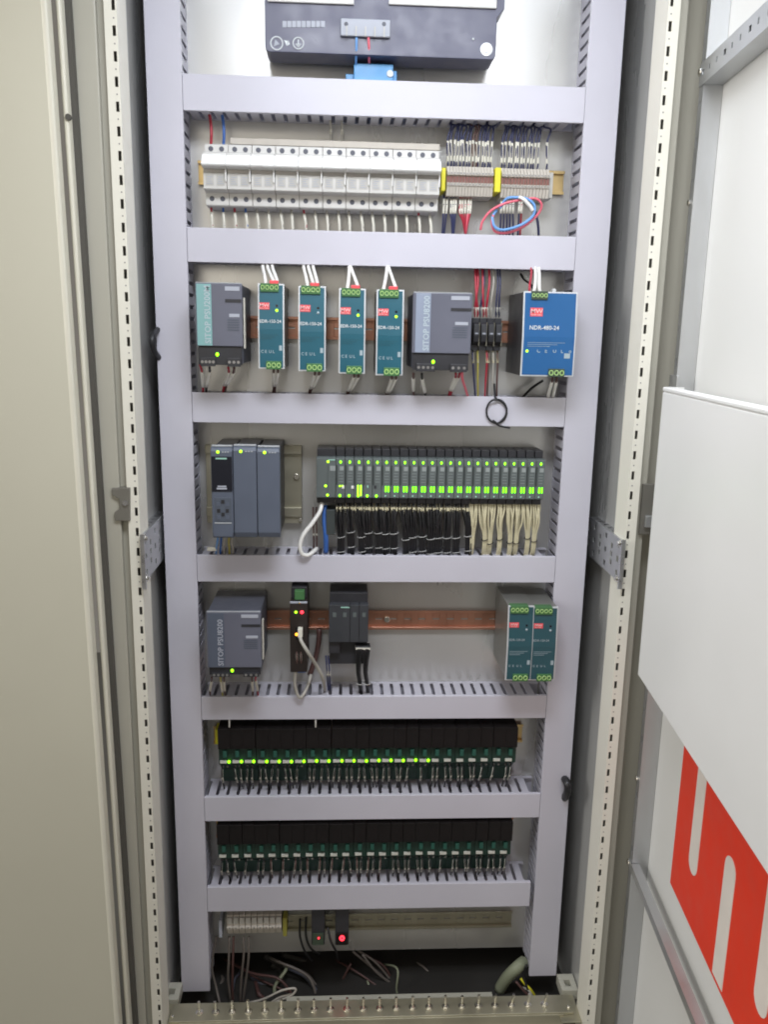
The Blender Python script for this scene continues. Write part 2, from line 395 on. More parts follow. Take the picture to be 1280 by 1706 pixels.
for sgn, lab, zb in ((-1, 'tall grey vertical cable duct at the left of the plate', U(320, 1652, 0).z), (1, 'tall grey vertical cable duct at the right of the plate', U(905, 1626, 0).z)):
    xi, xo = sgn*XI, sgn*XO; lo, hi = min(xi, xo), max(xi, xo)
    t = thing('cable_duct', lab, 'cable duct', ((lo+hi)/2, YP, zb), 'grey slotted cable ducts')
    mb = MB(); duct_side(mb, zb+0.002, 0.82, lo+0.002, 0.0015, 'z'); build('slotted_side', mb, 'duct_side', t)
    mb = MB(); duct_side(mb, zb+0.002, 0.82, hi-0.0035, 0.0015, 'z'); build('slotted_side', mb, 'duct_side', t)
    build('duct_base', MB().box(lo+0.0036, hi-0.0036, YP-0.0021, YP-0.0004, zb+0.001, 0.82), 'duct_side', t)
    mb = MB(); mb.box(lo, hi, 0, 0.0018, zb, 0.82); mb.box(lo, lo+0.0014, 0.0018, 0.007, zb, 0.82); mb.box(hi-0.0014, hi, 0.0018, 0.007, zb, 0.82)
    build('duct_cover', mb, 'duct', t, bevel=0.0016, seg=3)

# ------------------------------------------------------------------ top-hat rails
def rail(x0, x1, zc, m, label, screws=(), h=0.035, d=0.0075):
    t = thing('din_rail', label, 'rail', ((x0+x1)/2, YP, zc), 'mounting rails on the plate')
    mb = MB(); i = h*0.5-0.0045; f = h*0.5; cols = []; x = x0+0.010
    while x+0.015 < x1: cols.append((x, x+0.012, [(zc-0.0013, zc+0.0013)])); x += 0.025
    punched(mb, x0, x1, zc-i, zc+i, YP-0.0022, YP-0.0012, cols)
    for s in (-1, 1):
        mb.box(x0, x1, YP-d, YP-0.0012, zc+s*i, zc+s*(i+0.001)); mb.box(x0, x1, YP-d-0.001, YP-d, zc+s*i, zc+s*f)
    build('rail_profile', mb, m, t, bevel=0.0003, seg=1)
    for sx in screws:
        mb = MB(); mb.cyl((sx, YP-0.0022, zc), (0, -0.004, 0), 0.0055, 14); build('screw', mb, 'bolt', t, bevel=0.0008)
    return t
z2 = U(585, 548, YP-0.008).z; z5 = U(700, 1033, YP-0.008).z
rail(-0.285, 0.285, U(928, 306, YP).z, 'rail_yellow', 'zinc yellow rail end beside the breaker row terminals')
rail(-0.285, 0.285, z2, 'rail_copper', 'copper coloured rail behind the green power supplies')
rail(-0.285, 0.285, z5, 'rail_copper', 'bare copper coloured rail with screw beside small black module', screws=[U(645, 1033, YP-0.006).x])
zr5 = U(866, 1221, YP-0.006).z; zr6 = U(860, 1374, YP-0.006).z
rail(-0.285, 0.270, zr5, 'rail_yellow', 'golden rail end showing at right of the lit relay row')
rail(-0.285, 0.262, zr6, 'rail_copper', 'copper rail end showing at right of the unlit relay row')
zr7 = U(650, 1534, YP-0.006).z
rail(-0.27, 0.27, zr7, 'rail_olive', 'dull rail in the dark bottom compartment')

# ------------------------------------------------------------------ row 1: circuit breakers, terminals
zt = U(340, 239, 0.012).z; zbm = U(348, 343, 0.012).z; hh = zt-zbm
xb0 = U(339, 300, -0.002).x; xb1 = U(733, 300, -0.002).x; bw = (xb1-xb0)/10
def breaker():
    t = thing('circuit_breaker', '', 'circuit breaker', (xb0+bw/2, YP, zbm))
    a, b = xb0+0.0003, xb0+bw-0.0003; zz = lambda f: zbm+hh*f
    poly = [(0.058, zz(0)), (0.014, zz(0.0)), (0.012, zz(0.02)), (0.012, zz(0.215)), (-0.004, zz(0.235)), (-0.006, zz(0.25)), (-0.006, zz(0.82)), (0.0, zz(0.845)), (0.012, zz(0.855)), (0.012, zz(0.98)), (0.014, zz(1)), (0.058, zz(1))]
    build('housing', MB().prism(poly, 'x', a, b), 'white_abs', t, bevel=0.0006)
    mb = MB(); mb.prism([(-0.0062, zz(0.56)), (-0.022, zz(0.585)), (-0.0235, zz(0.61)), (-0.012, zz(0.775)), (-0.0062, zz(0.79))], 'x', a-0.0001, b+0.0001)
    build('toggle', mb, 'white_handle', t, bevel=0.0003, seg=1)
    mb = MB(); mb.box(a+0.001, b-0.001, -0.0068, -0.0061, zz(0.50), zz(0.555)); build('toggle_shadow', mb, 'screw', t)  # dark strip painting the shadow under the toggle
    for k in (0, 1):
        cx = a+(b-a)*(0.27+0.46*k)
        build('rating_label', MB().box(cx-0.006, cx+0.006, -0.0065, -0.006, zz(0.30), zz(0.47)), 'abs_grey', t)
        mb = MB()
        for q in range(4): mb.box(cx-0.0045+0.001*(q % 2), cx+0.0045-0.0015*(q % 3), -0.0069, -0.0063, zz(0.325+0.035*q), zz(0.337+0.035*q))
        build('printed_rating', mb, 'letter_grey', t)
        for f in (0.12, 0.92):
            mb = MB(); mb.cyl((cx, 0.0116, zz(f)), (0, 0.002, 0), 0.0037, 12); build('terminal_screw', mb, 'psu_dark', t)
    mb = MB(); mb.box(b-0.0016, b-0.0002, -0.012, -0.006, zz(0.36), zz(0.62)); build('link_rib', mb, 'white_handle', t)
    return t
b0 = breaker()
for i in range(10):
    o = b0 if i == 0 else copy_tree(b0)
    o.location.x = xb0+bw/2+i*bw
    tag(o, 'white two-pole circuit breaker, '+nth(i)+' from the left in the row', 'circuit breaker', 'white circuit breakers in the top row')
# cover strip behind the breaker tops
P = U(383, 229, 0.03); Q = U(733, 246, 0.03)
tag(build('busbar_cover', MB().box(P.x, Q.x, 0.03, 0.056, Q.z-0.004, P.z), 'term_beige', bevel=0.001), 'pale plastic strip rising behind the breaker tops', 'busbar cover')
# end plates and terminal rows
zc1 = U(830, 304, 0.02).z
def endplate(px0, px1, y0, y1, Y, label, m='yellow', grp='yellow end stops'):
    A = U(px0, y0, Y); B = U(px1, y1, Y)
    return tag(build('end_stop', MB().box(A.x, B.x, Y, YP-0.009, B.z, A.z), m, bevel=0.0006), label, 'end stop', grp)
endplate(736.5, 742, 279, 318, 0.012, 'yellow end stop between the last breaker and the first terminals')
endplate(826, 834, 279, 320, 0.012, 'yellow end stop between the two terminal groups')
def term(x0, wd, zA, zB, Y):
    t = thing('terminal_block', '', 'terminal', (x0+wd/2, YP-0.008, zB)); h = zA-zB
    a, b = x0+0.0002, x0+wd-0.0002; z = lambda f: zB+h*f
    poly = [(YP-0.009, z(0)), (Y+0.006, z(0.02)), (Y+0.002, z(0.30)), (Y, z(0.34)), (Y, z(0.42)), (Y+0.004, z(0.44)), (Y+0.004, z(0.66)), (Y, z(0.68)), (Y, z(0.78)), (Y+0.003, z(0.82)), (Y+0.010, z(0.99)), (YP-0.009, z(1))]
    build('housing', MB().prism(poly, 'x', a, b), 'term_beige', t, bevel=0.0003, seg=1)
    build('marker', MB().box(a+0.0002, b-0.0002, Y+0.0035, Y+0.0042, z(0.45), z(0.65)), 'term_brown', t)
    for f in (0.38, 0.73): build('screw_hole', MB().cyl(((a+b)/2, Y-0.0002, z(f)), (0, 0.001, 0), 0.0016, 8), 'screw', t)
    return t
zA, zB = U(780, 275, 0.014).z, U(780, 327, 0.014).z
t0 = None; Tx = []
for g, (pa, pb, n) in enumerate(((745, 823, 15), (836, 917, 15))):
    xa, xb = U(pa, 300, 0.014).x, U(pb, 302, 0.014).x; wd = (xb-xa)/n
    for i in range(n):
        if t0 is None: t0 = term(xa, wd, zA, zB, 0.014); o = t0; base = xa+wd/2
        else: o = copy_tree(t0)
        o.location.x = xa+wd*(i+0.5); Tx.append(o.location.x)
        if g == 1: o.location.z = t0.location.z-0.0005
        tag(o, 'thin beige terminal block, %s from the left in the %s group' % (nth(i), ('group beside the breakers', 'right hand')[g].replace('group beside the breakers', 'breaker-side')), 'terminal', 'beige feed-through terminals in the top row')
A = U(918, 286, 0.02); B = U(934, 330, 0.02)
tag(build('end_bracket', MB().box(A.x, A.x+0.006, 0.025, YP-0.009, B.z, A.z), 'abs_grey', bevel=0.001), 'grey end bracket closing the right end of the terminal row', 'end stop')

# wires under the breakers
for i in range(20):
    px = 352+i*(716-352)/19+random.uniform(-1, 1); py = 346+i*0.35
    m = {0: 'wire_red', 1: 'wire_blue', 2: 'wire_red', 3: 'wire_blue', 8: 'wire_red', 18: 'wire_red'}.get(i, 'wire_grey')
    d = random.uniform(-1.5, 1.5)
    wire([(px, py-3, 0.03), (px+1+d*0.4, py+10, 0.028), (px+3+d, py+26, 0.026), (px+3+d, py+46, 0.03)], 0.0017, m,
         'short sleeved wire below the breakers, '+nth(i)+' from the left', group='wires leaving the breaker bottoms', sleeve=(0.22, 0.9), sr=1.35)
for px, m, nm in ((350, 'wire_red', 'red'), (371, 'wire_blue', 'blue')):
    wire([(px-2, 186, 0.03), (px+1, 205, 0.03), (px+2, 225, 0.028), (px+1, 245, 0.03)], 0.0024, m, nm+' supply wire entering the top of the first breaker', group='supply wires above the breakers')
for k, px in enumerate((551, 570)):
    wire([(px-1, 196, 0.04), (px, 212, 0.04), (px, 238, 0.05)], 0.0017, 'wire_grey', 'thin pale wire above the breakers, %s of a pair' % ('left', 'right')[k], group='pale wires above the breakers', sleeve=(0.45, 0.65))
# wires above the terminals
k = 0
for i, x in enumerate(Tx):
    if i in (27, 28): continue
    g = i//15
    slot = x-0.004+0.010*math.sin(i*2.1)
    zt1 = zA-0.004; zs = zt1+0.046; ztop = 0.318
    ql = [Vector((x, 0.034, zt1)), Vector((x+random.uniform(-1, 1)*0.001, 0.030, zt1+0.012)), Vector((x-0.001+random.uniform(-1, 1)*0.0015, 0.027, zs-0.004)),
          Vector((x+0.002+random.uniform(-1, 1)*0.002, 0.028, zs+0.014)), Vector((slot+0.006, 0.034, ztop-0.004)), Vector((slot+0.008, 0.036, ztop+0.012))]
    m = 'wire_brown' if i in (8, 9) else 'wire_navy'
    wire(ql, 0.0016, m, 'dark wire with white sleeve rising from the terminals, %s from the left' % nth(i), group='dark wires above the terminal row', sleeve=(0.06, 0.47), sr=1.2)
    k += 1
# wires under the terminals
low = [(740, 'wire_navy'), (745, 'wire_navy'), (752, 'wire_navy'), (756, 'wire_navy'), (760, 'wire_navy'), (767, 'wire_red'), (771, 'wire_red'), (776, 'wire_red'), (781, 'wire_pink'), (785, 'wire_red'),
       (836, 'wire_navy'), (841, 'wire_navy'), (846, 'wire_navy'), (851, 'wire_navy'), (856, 'wire_navy'), (866, 'wire_navy'), (870, 'wire_red')]
for i, (px, m) in enumerate(low):
    e = {0: 737, 1: 740, 2: 754, 3: 755, 4: 756}.get(i, 776 if i < 10 else px+random.uniform(-3, 3))
    wire([(px, 326, 0.034), (px, 338, 0.028), (px-1, 354, 0.026), ((px+e)/2, 368, 0.026), (e, 392, 0.032)], 0.0015, m,
         'sleeved wire below the terminals, '+nth(i)+' from the left', group='sleeved wires below the terminal row', sleeve=(0.10, 0.48), sr=1.3)
wire([(893, 352, 0.024), (897, 375, 0.024), (898, 392, 0.03)], 0.0020, 'wire_navy', 'navy wire dropping to the right of the coiled wires')
# coil of spare red and blue wires
def loop(c, pts, r, m, lab): wire([(c[0]+p[0], c[1]+p[1], p[2]) for p in pts], r, m, lab, group='coiled spare wires', sub=8, n=8)
loop((0, 0), [(801, 383, 0.008), (805, 368, 0.004), (820, 350, 0.0), (845, 338, -0.002), (872, 333, -0.002), (893, 331, -0.002), (903, 342, 0.0), (895, 359, 0.004), (872, 378, 0.004), (845, 388, 0.004), (826, 386, 0.004), (820, 372, 0.0), (822, 358, 0.0)], 0.0019, 'wire_pink', 'loose coiled red spare wire below the terminals')
loop((0, 0), [(833, 347, 0.010), (845, 331, 0.002), (862, 329, -0.004), (880, 332, -0.004), (891, 343, -0.004), (888, 360, -0.004), (868, 375, -0.003), (840, 383, -0.003), (825, 378, -0.002), (821, 362, 0.0), (828, 350, 0.006)], 0.0021, 'wire_sky', 'loose coiled blue spare wire below the terminals')
wire([(865, 328, -0.007), (874, 333, -0.009), (884, 344, -0.009), (888, 351, -0.008)], 0.0028, 'wire_white', 'short white sleeve on the coiled spare wires')

# ------------------------------------------------------------------ top: black boxed device, blue block
P = U(441, 5, 0.0); Q = U(826, 97, 0.0); x0, x1, zb_ = P.x, Q.x, U(640, 93, 0.0).z
t = thing('wall_device', 'black boxed device with pale symbols on its front, at the top', 'device', ((x0+x1)/2, YP, zb_))
r_ = 0.006; poly = [(x0, 0.62), (x0, zb_+r_), (x0+r_*0.3, zb_+r_*0.3), (x0+r_, zb_), (x1-r_, zb_), (x1-r_*0.3, zb_+r_*0.3), (x1, zb_+r_), (x1, U(826, 30, 0).z), (x1+0.010, U(826, 14, 0).z), (x1+0.010, 0.62)]
build('housing', MB().prism(poly, 'y', 0.0, 0.05), 'device_hazed', t, bevel=0.001)
build('front_panel', MB().box(x0+0.004, U(590, 4, -0.004).x, -0.004, -0.0005, U(500, 4, -0.004).z, 0.62), 'white_abs', t, bevel=0.001)
build('front_panel', MB().box(U(648, 8, -0.004).x, x1-0.002, -0.004, -0.0005, U(700, 9, -0.004).z, 0.62), 'white_abs', t, bevel=0.001)
A = U(568, 30, -0.006); B = U(650, 62, -0.006)
build('connector', MB().box(A.x, B.x, -0.006, -0.0005, B.z, A.z), 'letter_grey', t, bevel=0.001)
for q in range(5):
    xx = A.x+(B.x-A.x)*(0.12+0.19*q); build('connector_fin', MB().box(xx-0.0009, xx+0.0009, -0.009, -0.006, B.z-0.001, B.z+0.012), 'abs_grey', t)
for q in (577, 640): build('screw', MB().cyl(U(q, 40, -0.0062), (0, 0.0006, 0), 0.003, 10), 'psu_dark', t)
mb = MB()
for q in range(9):
    c = U(474+q*8, 40, -0.0008); mb.box(c.x-0.0028, c.x+0.0028, -0.0008, -0.0002, c.z-0.004, c.z+0.004)
build('printed_code', mb, 'letter_grey', t)
def ring(px, py, R, th, m, nm):
    c = U(px, py, -0.0006); pts = [c+Vector((R*math.cos(q*math.pi/12), 0, R*math.sin(q*math.pi/12))) for q in range(24)]
    return build(nm, MB().tube(pts, th, 5, sub=1, closed=True), m, t)
ring(461, 72, 0.0085, 0.0009, 'letter_white', 'warning_symbol'); ring(497, 72, 0.0075, 0.0008, 'letter_white', 'earth_symbol')
c = U(497, 72, -0.0008); mb = MB(); mb.box(c.x-0.0006, c.x+0.0006, -0.001, -0.0002, c.z-0.001, c.z+0.005)
for q in range(3): mb.box(c.x-0.004+q*0.0012, c.x+0.004-q*0.0012, -0.001, -0.0002, c.z-0.0016-q*0.0017, c.z-0.0008-q*0.0017)
build('earth_mark', mb, 'letter_white', t)
c = U(461, 72, -0.0008); mb = MB(); mb.prism([(c.x-0.004, c.z-0.004), (c.x+0.004, c.z-0.001), (c.x-0.002, c.z+0.005)], 'y', -0.001, -0.0002); build('warning_mark', mb, 'letter_grey', t)
c = U(478, 72, -0.0008); mb = MB(); mb.prism([(c.x-0.004, c.z+0.004), (c.x, c.z-0.004), (c.x+0.001, c.z+0.003)], 'y', -0.001, -0.0002); mb.prism([(c.x+0.001, c.z-0.003), (c.x+0.004, c.z-0.001), (c.x+0.002, c.z+0.004)], 'y', -0.001, -0.0002); build('arrow_mark', mb, 'letter_white', t)
c = U(811, 82, -0.001); build('mounting_screw', MB().cyl(c, (0, 0.0016, 0), 0.009, 20).cyl(c+Vector((0.002, -0.0015, 0)), (0, 0.0014, 0), 0.006, 6), 'edr_frame', t, bevel=0.0005)
c = U(789, 65, -0.0008); build('indicator', MB().ball(c, 0.0015), 'letter_white', t)
A = U(590, 105, 0.02); B = U(655, 134, 0.02)
t = thing('blue_terminal', 'sky blue terminal block standing behind the topmost duct', 'terminal', ((A.x+B.x)/2, YP, B.z))
build('housing', MB().box(A.x, B.x, 0.02, YP, B.z-0.03, A.z).box(A.x-0.012, A.x, 0.03, YP, B.z-0.03, A.z-0.012).box(B.x, B.x+0.006, 0.028, YP, B.z-0.03, A.z-0.006), 'blue_block', t, bevel=0.001)
build('screw', MB().cyl(U(650, 123, 0.0195), (0, -0.0015, 0), 0.005, 14), 'letter_white', t, bevel=0.0005)
wire([(614, 62, -0.004), (615, 80, 0.0), (615, 98, 0.012), (616, 110, 0.03)], 0.0018, 'wire_pink', 'red wire from the black device down to the blue terminal')
wire([(594, 62, -0.004), (594, 82, 0.0), (593, 100, 0.012), (594, 112, 0.03)], 0.0018, 'wire_sky', 'pale blue wire from the black device down to the blue terminal')

# ------------------------------------------------------------------ power supplies with bowed fronts
def bow(mb, x0, x1, z0, zm, z1, y, lt, lb, th, m=0):
    """front sheet kinked at zm, its top leaning back by lt and its bottom by lb"""
    mb.prism([(y+lb, z0), (y, zm), (y+lt, z1), (y+lt+th, z1), (y+th, zm), (y+lb+th, z0)], 'x', x0, x1, m)
def face_y(z, z0, zm, z1, y, lt, lb): return y+(lt*(z-zm)/(z1-zm) if z > zm else lb*(zm-z)/(zm-z0))
def slim_psu(label, group, tl, br, Y, face, case, body_text, tx, ntop, nbot, led=(0.72, 0.69), led_on=True, tspan=(0.10, 0.80), bspan=(0.30, 0.88), logo=(0.06, 0.44, 0.70, 0.78), lm='conn_lime', cm='conn_green', hole=True, tname='dc_power_supply', tsize=0.0062, tz=0.545, lt=0.006):
    A = U(*tl, Y+lt*0.6); B = U(*br, Y); x0, x1, z1, z0 = A.x, B.x, A.z, B.z; W = x1-x0; H = z1-z0; zm = z0+H*0.47; lb = 0.0015
    t = thing(tname, label, 'power supply', ((x0+x1)/2, YP, z0), group)
    X = lambda f: x0+W*f; Z = lambda f: z0+H*f; FY = lambda f: face_y(Z(f), z0, zm, z1, Y, lt, lb); rt = math.atan2(lt, z1-zm); rb = math.atan2(lb, zm-z0)
    build('case', MB().box(x0+0.0008, x1-0.0008, Y+lt+0.0022, YP-0.006, z0+0.0008, z1-0.0008), case, t, bevel=0.0008)
    mb = MB(); bow(mb, x0, x1, z0, zm, z1, Y, lt, lb, 0.003+lt*0); mb.box(x0, x1, Y+0.004, Y+lt+0.0022, z0, z1-0.0006) if lt < 0.003 else None
    build('front_frame', mb, 'edr_frame', t, bevel=0.0005)
    mb = MB(); e = 0.0021; bow(mb, x0+e, x1-e, z0+e, zm, z1-e, Y-0.0006, lt*0.97, lb*0.97, 0.002); build('front_label', mb, face, t)
    # terminals
    for (a, b), n, f0, f1, nm in ((tspan, ntop, 0.905, 1.004, 'top'), (bspan, nbot, -0.004, 0.095, 'bottom')):
        yy = FY((f0+f1)/2)
        bl_ = build('terminal_strip', MB().box(X(a), X(b), yy-0.0035, yy+0.012, Z(f0), Z(f1)), cm, t, bevel=0.0005)
        for q in range(n):
            cx = X(a+(b-a)*(q+0.5)/n); cz = Z((f0+f1)/2); R = min(0.0042, (b-a)*W/n*0.46)
            pts = [Vector((cx+R*0.78*math.cos(j*math.pi/6), yy-0.0036, cz+R*0.9*math.sin(j*math.pi/6))) for j in range(12)]
            build('screw_ring', MB().tube(pts, R*0.24, 5, sub=1, closed=True), lm, bl_)
    a, b, f0, f1 = logo; fm = (f0+f1)/2
    build('logo_plate', MB().box(X(a), X(b), FY(fm)-0.0013, FY(fm)+0.002, Z(f0), Z(f1)), 'logo_red', t)
    lh = (f1-f0)*H
    text('MW', lh*0.74, 'logo_pink', t, (X((a+b)/2), FY(fm)-0.0016, Z(f0)+lh*0.36), (math.pi/2-rt*0, 0, 0), 'logo_letters', 'CENTER', sx=1.1)
    text('MEAN WELL', lh*0.24, 'logo_pink', t, (X((a+b)/2), FY(fm)-0.0016, Z(f0)+lh*0.10), (math.pi/2, 0, 0), 'logo_letters', 'CENTER')
    text(body_text, tsize, 'letter_white' if face != 'edr_petrol' else 'letter_dim', t, (X(tx), FY(tz)-0.0009, Z(tz)), (math.pi/2+rt, 0, 0), 'model_lettering')
    for q, s in enumerate(('C', 'E', 'U', 'L', 'o')[:4 if W < 0.05 else 5]):
        text(s, tsize*0.95, 'letter_dim', t, (X(0.10+0.15*q+(0.18 if W > 0.05 else 0)), FY(0.19 if W < 0.05 else 0.285)-0.0007, Z(0.19 if W < 0.05 else 0.285)), (math.pi/2-rb, 0, 0), 'approval_mark')
    build('rating_mark', MB().box(X(0.80), X(0.91), FY(0.25)-0.0007, FY(0.25)+0.001, Z(0.22), Z(0.28)), 'letter_dim', t)
    mb = MB(); yy = FY(0.40)-0.0008
    for q in range(3): mb.box(X(0.10), X(0.10+0.70*(1-0.2*q)), yy, yy+0.0012, Z(0.40-0.022*q), Z(0.404-0.022*q))
    build('fine_print', mb, 'edr_petrol' if face == 'edr_teal' else 'letter_dim', t)
    if hole: build('trim_hole', MB().cyl((X(led[0]), FY(led[1]+0.055)-0.0008, Z(led[1]+0.055)), (0, 0.001, 0), 0.0019, 12), 'black_gloss', t)
    build('status_led', MB().ball((X(led[0]), FY(led[1])-0.0006, Z(led[1])), 0.0021, sy=0.6), 'led_yellow' if led_on else 'letter_dim', t, smooth=True)
    return t, (X, Z, FY, W, H)
edr = [((429, 472), (474, 615)), ((497, 476), (542.5, 619)), ((565, 480), (608, 623)), ((628, 482), (671, 626))]
for i, (a, b) in enumerate(edr):
    nm = ['teal power supply with white frame, leftmost of the four in its row', 'second teal power supply from the left, its small lamp unlit', 'third teal power supply from the left, two white wires crossing above', 'teal power supply beside the wide grey unit, last of the four'][i]
    t, (X, Z, FY, W, H) = slim_psu(nm, 'narrow teal power supplies', a, b, -0.048, 'edr_teal', 'edr_case', 'EDR-150-24', 0.06, 4, 3, led_on=(i != 1), tsize=0.0064)
    # wires in at the top, out at the bottom
    topw = {0: ((-8, 0.30), (-3, 0.60), (4, 0.74)), 1: ((-8, 0.34), (-2, 0.56), (3, 0.72)), 2: ((-8, 0.32), (-4, 0.70)), 3: ((-10, 0.26), (0, 0.70))}[i]
    for q, (dx, f) in enumerate(topw):
        px = a[0]+45*f; py = a[1]
        fx = a[0]+8+q*8 if i < 2 else a[0]+16+q*3
        wire([(fx, 436, 0.012), (fx+1, 446, 0.0), ((fx+px)/2+1, (py+446)/2, -0.022), (px, py-2, -0.034), (px, py+4, -0.034)], 0.0026, 'wire_white', 'thick white wire into teal supply %s from the left, %s strand' % (nth(i), nth(q)), group='white wires above the teal power supplies')
    A = U(a[0]+20, a[1]+1, -0.043); B = U(a[0]+35, a[1]-3, -0.043)
    tag(build('wire_ferrule', MB().box(A.x, B.x, -0.046, -0.030, A.z-0.002, B.z+0.0015), 'logo_red', bevel=0.001), 'red ferrule on the white wires of teal supply %s from the left' % nth(i), 'ferrule', 'red ferrules above the teal power supplies')
    dx = (0, -9, -12, -10)[i]
    for q in range(2):
        bx_ = b[0]-18+q*7; by = b[1]+3
        wire([(bx_, by-5, -0.030), (bx_, by+2, -0.026), (bx_-2+dx*0.5+(3-q*4)*0.6, by+18, -0.004), (bx_-4+dx+(4-q*5), by+30, 0.012), (bx_-4+dx, by+46, 0.03)], 0.0018, 'wire_brown',
             'sleeved wire below teal supply %s from the left, %s one' % (nth(i), ('left', 'right')[q]), group='sleeved wires below the teal power supplies', sleeve=(0.10, 0.58), sm='wire_white', sr=1.45)
t, _ = slim_psu('large bright blue power supply with white frame, beside the right duct', None, (874, 485), (956, 628), -0.058, 'ndr_blue', 'ndr_case', 'NDR-480-24', 0.12, 4, 3, led=(0.10, 0.30), tspan=(0.14, 0.44), bspan=(0.52, 0.82), logo=(0.13, 0.36, 0.71, 0.81), lm='conn_lime', cm='conn_dark', hole=False, tname='dc_power_supply', tsize=0.0085, tz=0.555)
build('latch_knob', MB().cyl(U(924, 484, -0.045), (0, 0.01, 0), 0.003, 10), 'edr_frame', t)
for q, (px, m, nm) in enumerate(((893, 'wire_white', 'white'), (899, 'wire_white', 'white'), (886, 'wire_red', 'red'))):
    wire([(px-2, 440, 0.01), (px, 455, -0.01), (px-(0, -1, 2)[q]-1, 476, -0.040), (px-(4, -2, 3)[q], 490, -0.042)], 0.0026 if q < 2 else 0.0018, m, '%s wire into the top of the blue supply, %s' % (nm, ('left one', 'right one', 'behind the white ones')[q]), group='wires above the blue power supply')
wire([(868, 456, 0.04), (874, 466, 0.03), (884, 473, 0.01), (888, 480, -0.03)], 0.0018, 'wire_black', 'black wire curling into the top left of the blue supply')
for q in range(2):
    wire([(920+q*8, 622, -0.04), (921+q*7, 633, -0.035), (915+q*8, 656, -0.008), (912+q*8, 672, 0.02)], 0.0018, 'wire_brown', 'sleeved wire below the blue supply, %s one' % ('left', 'right')[q], group='wires below the blue power supply', sleeve=(0.2, 0.72), sm='wire_white', sr=1.45)
lo = [((848, 1010), (885.5, 1134), 'petrol power supply of the lower pair, left one'), ((889, 1012), (924.5, 1134), 'petrol power supply of the lower pair, beside the right duct')]
for i, (a, b, lab) in enumerate(lo):
    slim_psu(lab, 'lower pair of petrol power supplies', a, b, -0.052, 'edr_petrol', 'edr_case', 'EDR-120-24', 0.06, 4, 3, led_on=False, tsize=0.0052, lt=0.005, tspan=(0.08, 0.76), bspan=(0.28, 0.86), logo=(0.06, 0.42, 0.72, 0.785))
endplate(835, 840, 1012, 1052, 0.02, 'yellow end stop left of the lower petrol supplies')

# ------------------------------------------------------------------ grey power supplies with a vertical band
def grey_psu(label, tl, br, fsplit, band, bandf, words, Y, side_reflection, led, tsz, lm):
    A = U(*tl, Y); B = U(*br, Y); x0, x1, z1, z0 = A.x, B.x, A.z, B.z; W = x1-x0; H = z1-z0
    t = thing('grey_power_supply', label, 'power supply', ((x0+x1)/2, YP, z0), 'grey power supplies with a lettered band')
    X = lambda f: x0+W*f; Z = lambda f: z0+H*f; zs = Z(fsplit)
    build('case', MB().box(x0+0.001, x1-0.001, Y+0.010, YP-0.006, z0+0.004, z1-0.001), 'psu_dark', t, bevel=0.0015)
    build('front_lid', MB().box(x0, x1, Y, Y+0.0098, zs, z1), 'psu_lid', t, bevel=0.0012)
    build('top_edge', MB().box(x0+0.001, x1-0.001, Y+0.0006, Y+0.003, z1+0.0001, z1+0.0012), 'plc_edge', t)
    build('lettered_band', MB().box(X(bandf[0]), X(bandf[1]), Y-0.0007, Y+0.001, zs+0.001, z1-0.0012), band, t)
    text(words, tsz, lm, t, (X(bandf[1])-0.0020, Y-0.0010, zs+0.0035), (math.pi/2, -math.pi/2, 0), 'band_lettering')
    f = lambda a, b, c, d, m, nm, dy=0.0006: build(nm, MB().box(X(a), X(b), Y-dy, Y+0.002, Z(c), Z(d)), m, t)
    f(0.64, 0.95, 0.915, 0.965, 'letter_grey', 'name_plate'); f(0.64, 0.99, 0.775, 0.815, 'black_abs', 'vent_slot'); f(0.72, 0.94, 0.60, 0.64, 'letter_grey', 'rating_mark')
    mb = MB()
    for q in range(5): mb.box(X(0.68), X(0.93), Y-0.0005, Y+0.001, Z(0.44+0.03*q), Z(0.452+0.03*q))
    build('fine_print', mb, 'plc_dark', t)
    # recessed connection area
    build('terminal_bay', MB().box(x0+0.002, x1-0.002, Y+0.003, Y+0.0098, z0+0.002, zs-0.0004), 'black_abs', t, bevel=0.0006)
    for (a, b, n) in ((0.08, 0.40, 4), (0.66, 0.95, 3)):
        s_ = build('terminal_strip', MB().box(X(a), X(b), Y-0.002, Y+0.003, z0, Z(fsplit*0.42)), 'black_abs', t, bevel=0.0005)
        for q in range(n): build('screw', MB().cyl((X(a+(b-a)*(q+0.5)/n), Y-0.0022, Z(fsplit*0.22)), (0, 0.001, 0), 0.0022, 10), 'screw', s_)
    c = Vector((X(led[0]), Y+0.0022, Z(led[1]))); build('status_led', MB().ball(c, 0.0025, sy=0.6, sz=1.2), 'led_green', t, smooth=True)
    if side_reflection:
        build('side_reflection', MB().box(x1+0.0002, x1+0.0022, Y+0.012, Y+0.024, Z(0.22), Z(0.84)), 'sleeve', t, bevel=0.0008)  # pale strip painting the light reflected on the rounded side cover
    return t
grey_psu('grey power supply with turquoise band, beside the left duct', (324, 471), (405, 611), 0.245, 'psu_teal', (0.03, 0.345), 'SITOP PSU200M', -0.058, True, (0.44, 0.145), 0.0120, 'letter_soft')
grey_psu('grey power supply with pale blue band, beside black fuse holders', (689, 487), (783, 620), 0.235, 'psu_blue_grey', (0.05, 0.30), 'SITOP PSU8200', -0.056, False, (0.37, 0.125), 0.0120, 'letter_soft')
grey_psu('grey power supply with slate band, in the lower row', (343, 1020), (436, 1127), 0.14, 'plc_grey', (0.03, 0.32), 'SITOP PSU8200', -0.058, True, (0.45, 0.085), 0.0118, 'letter_grey')
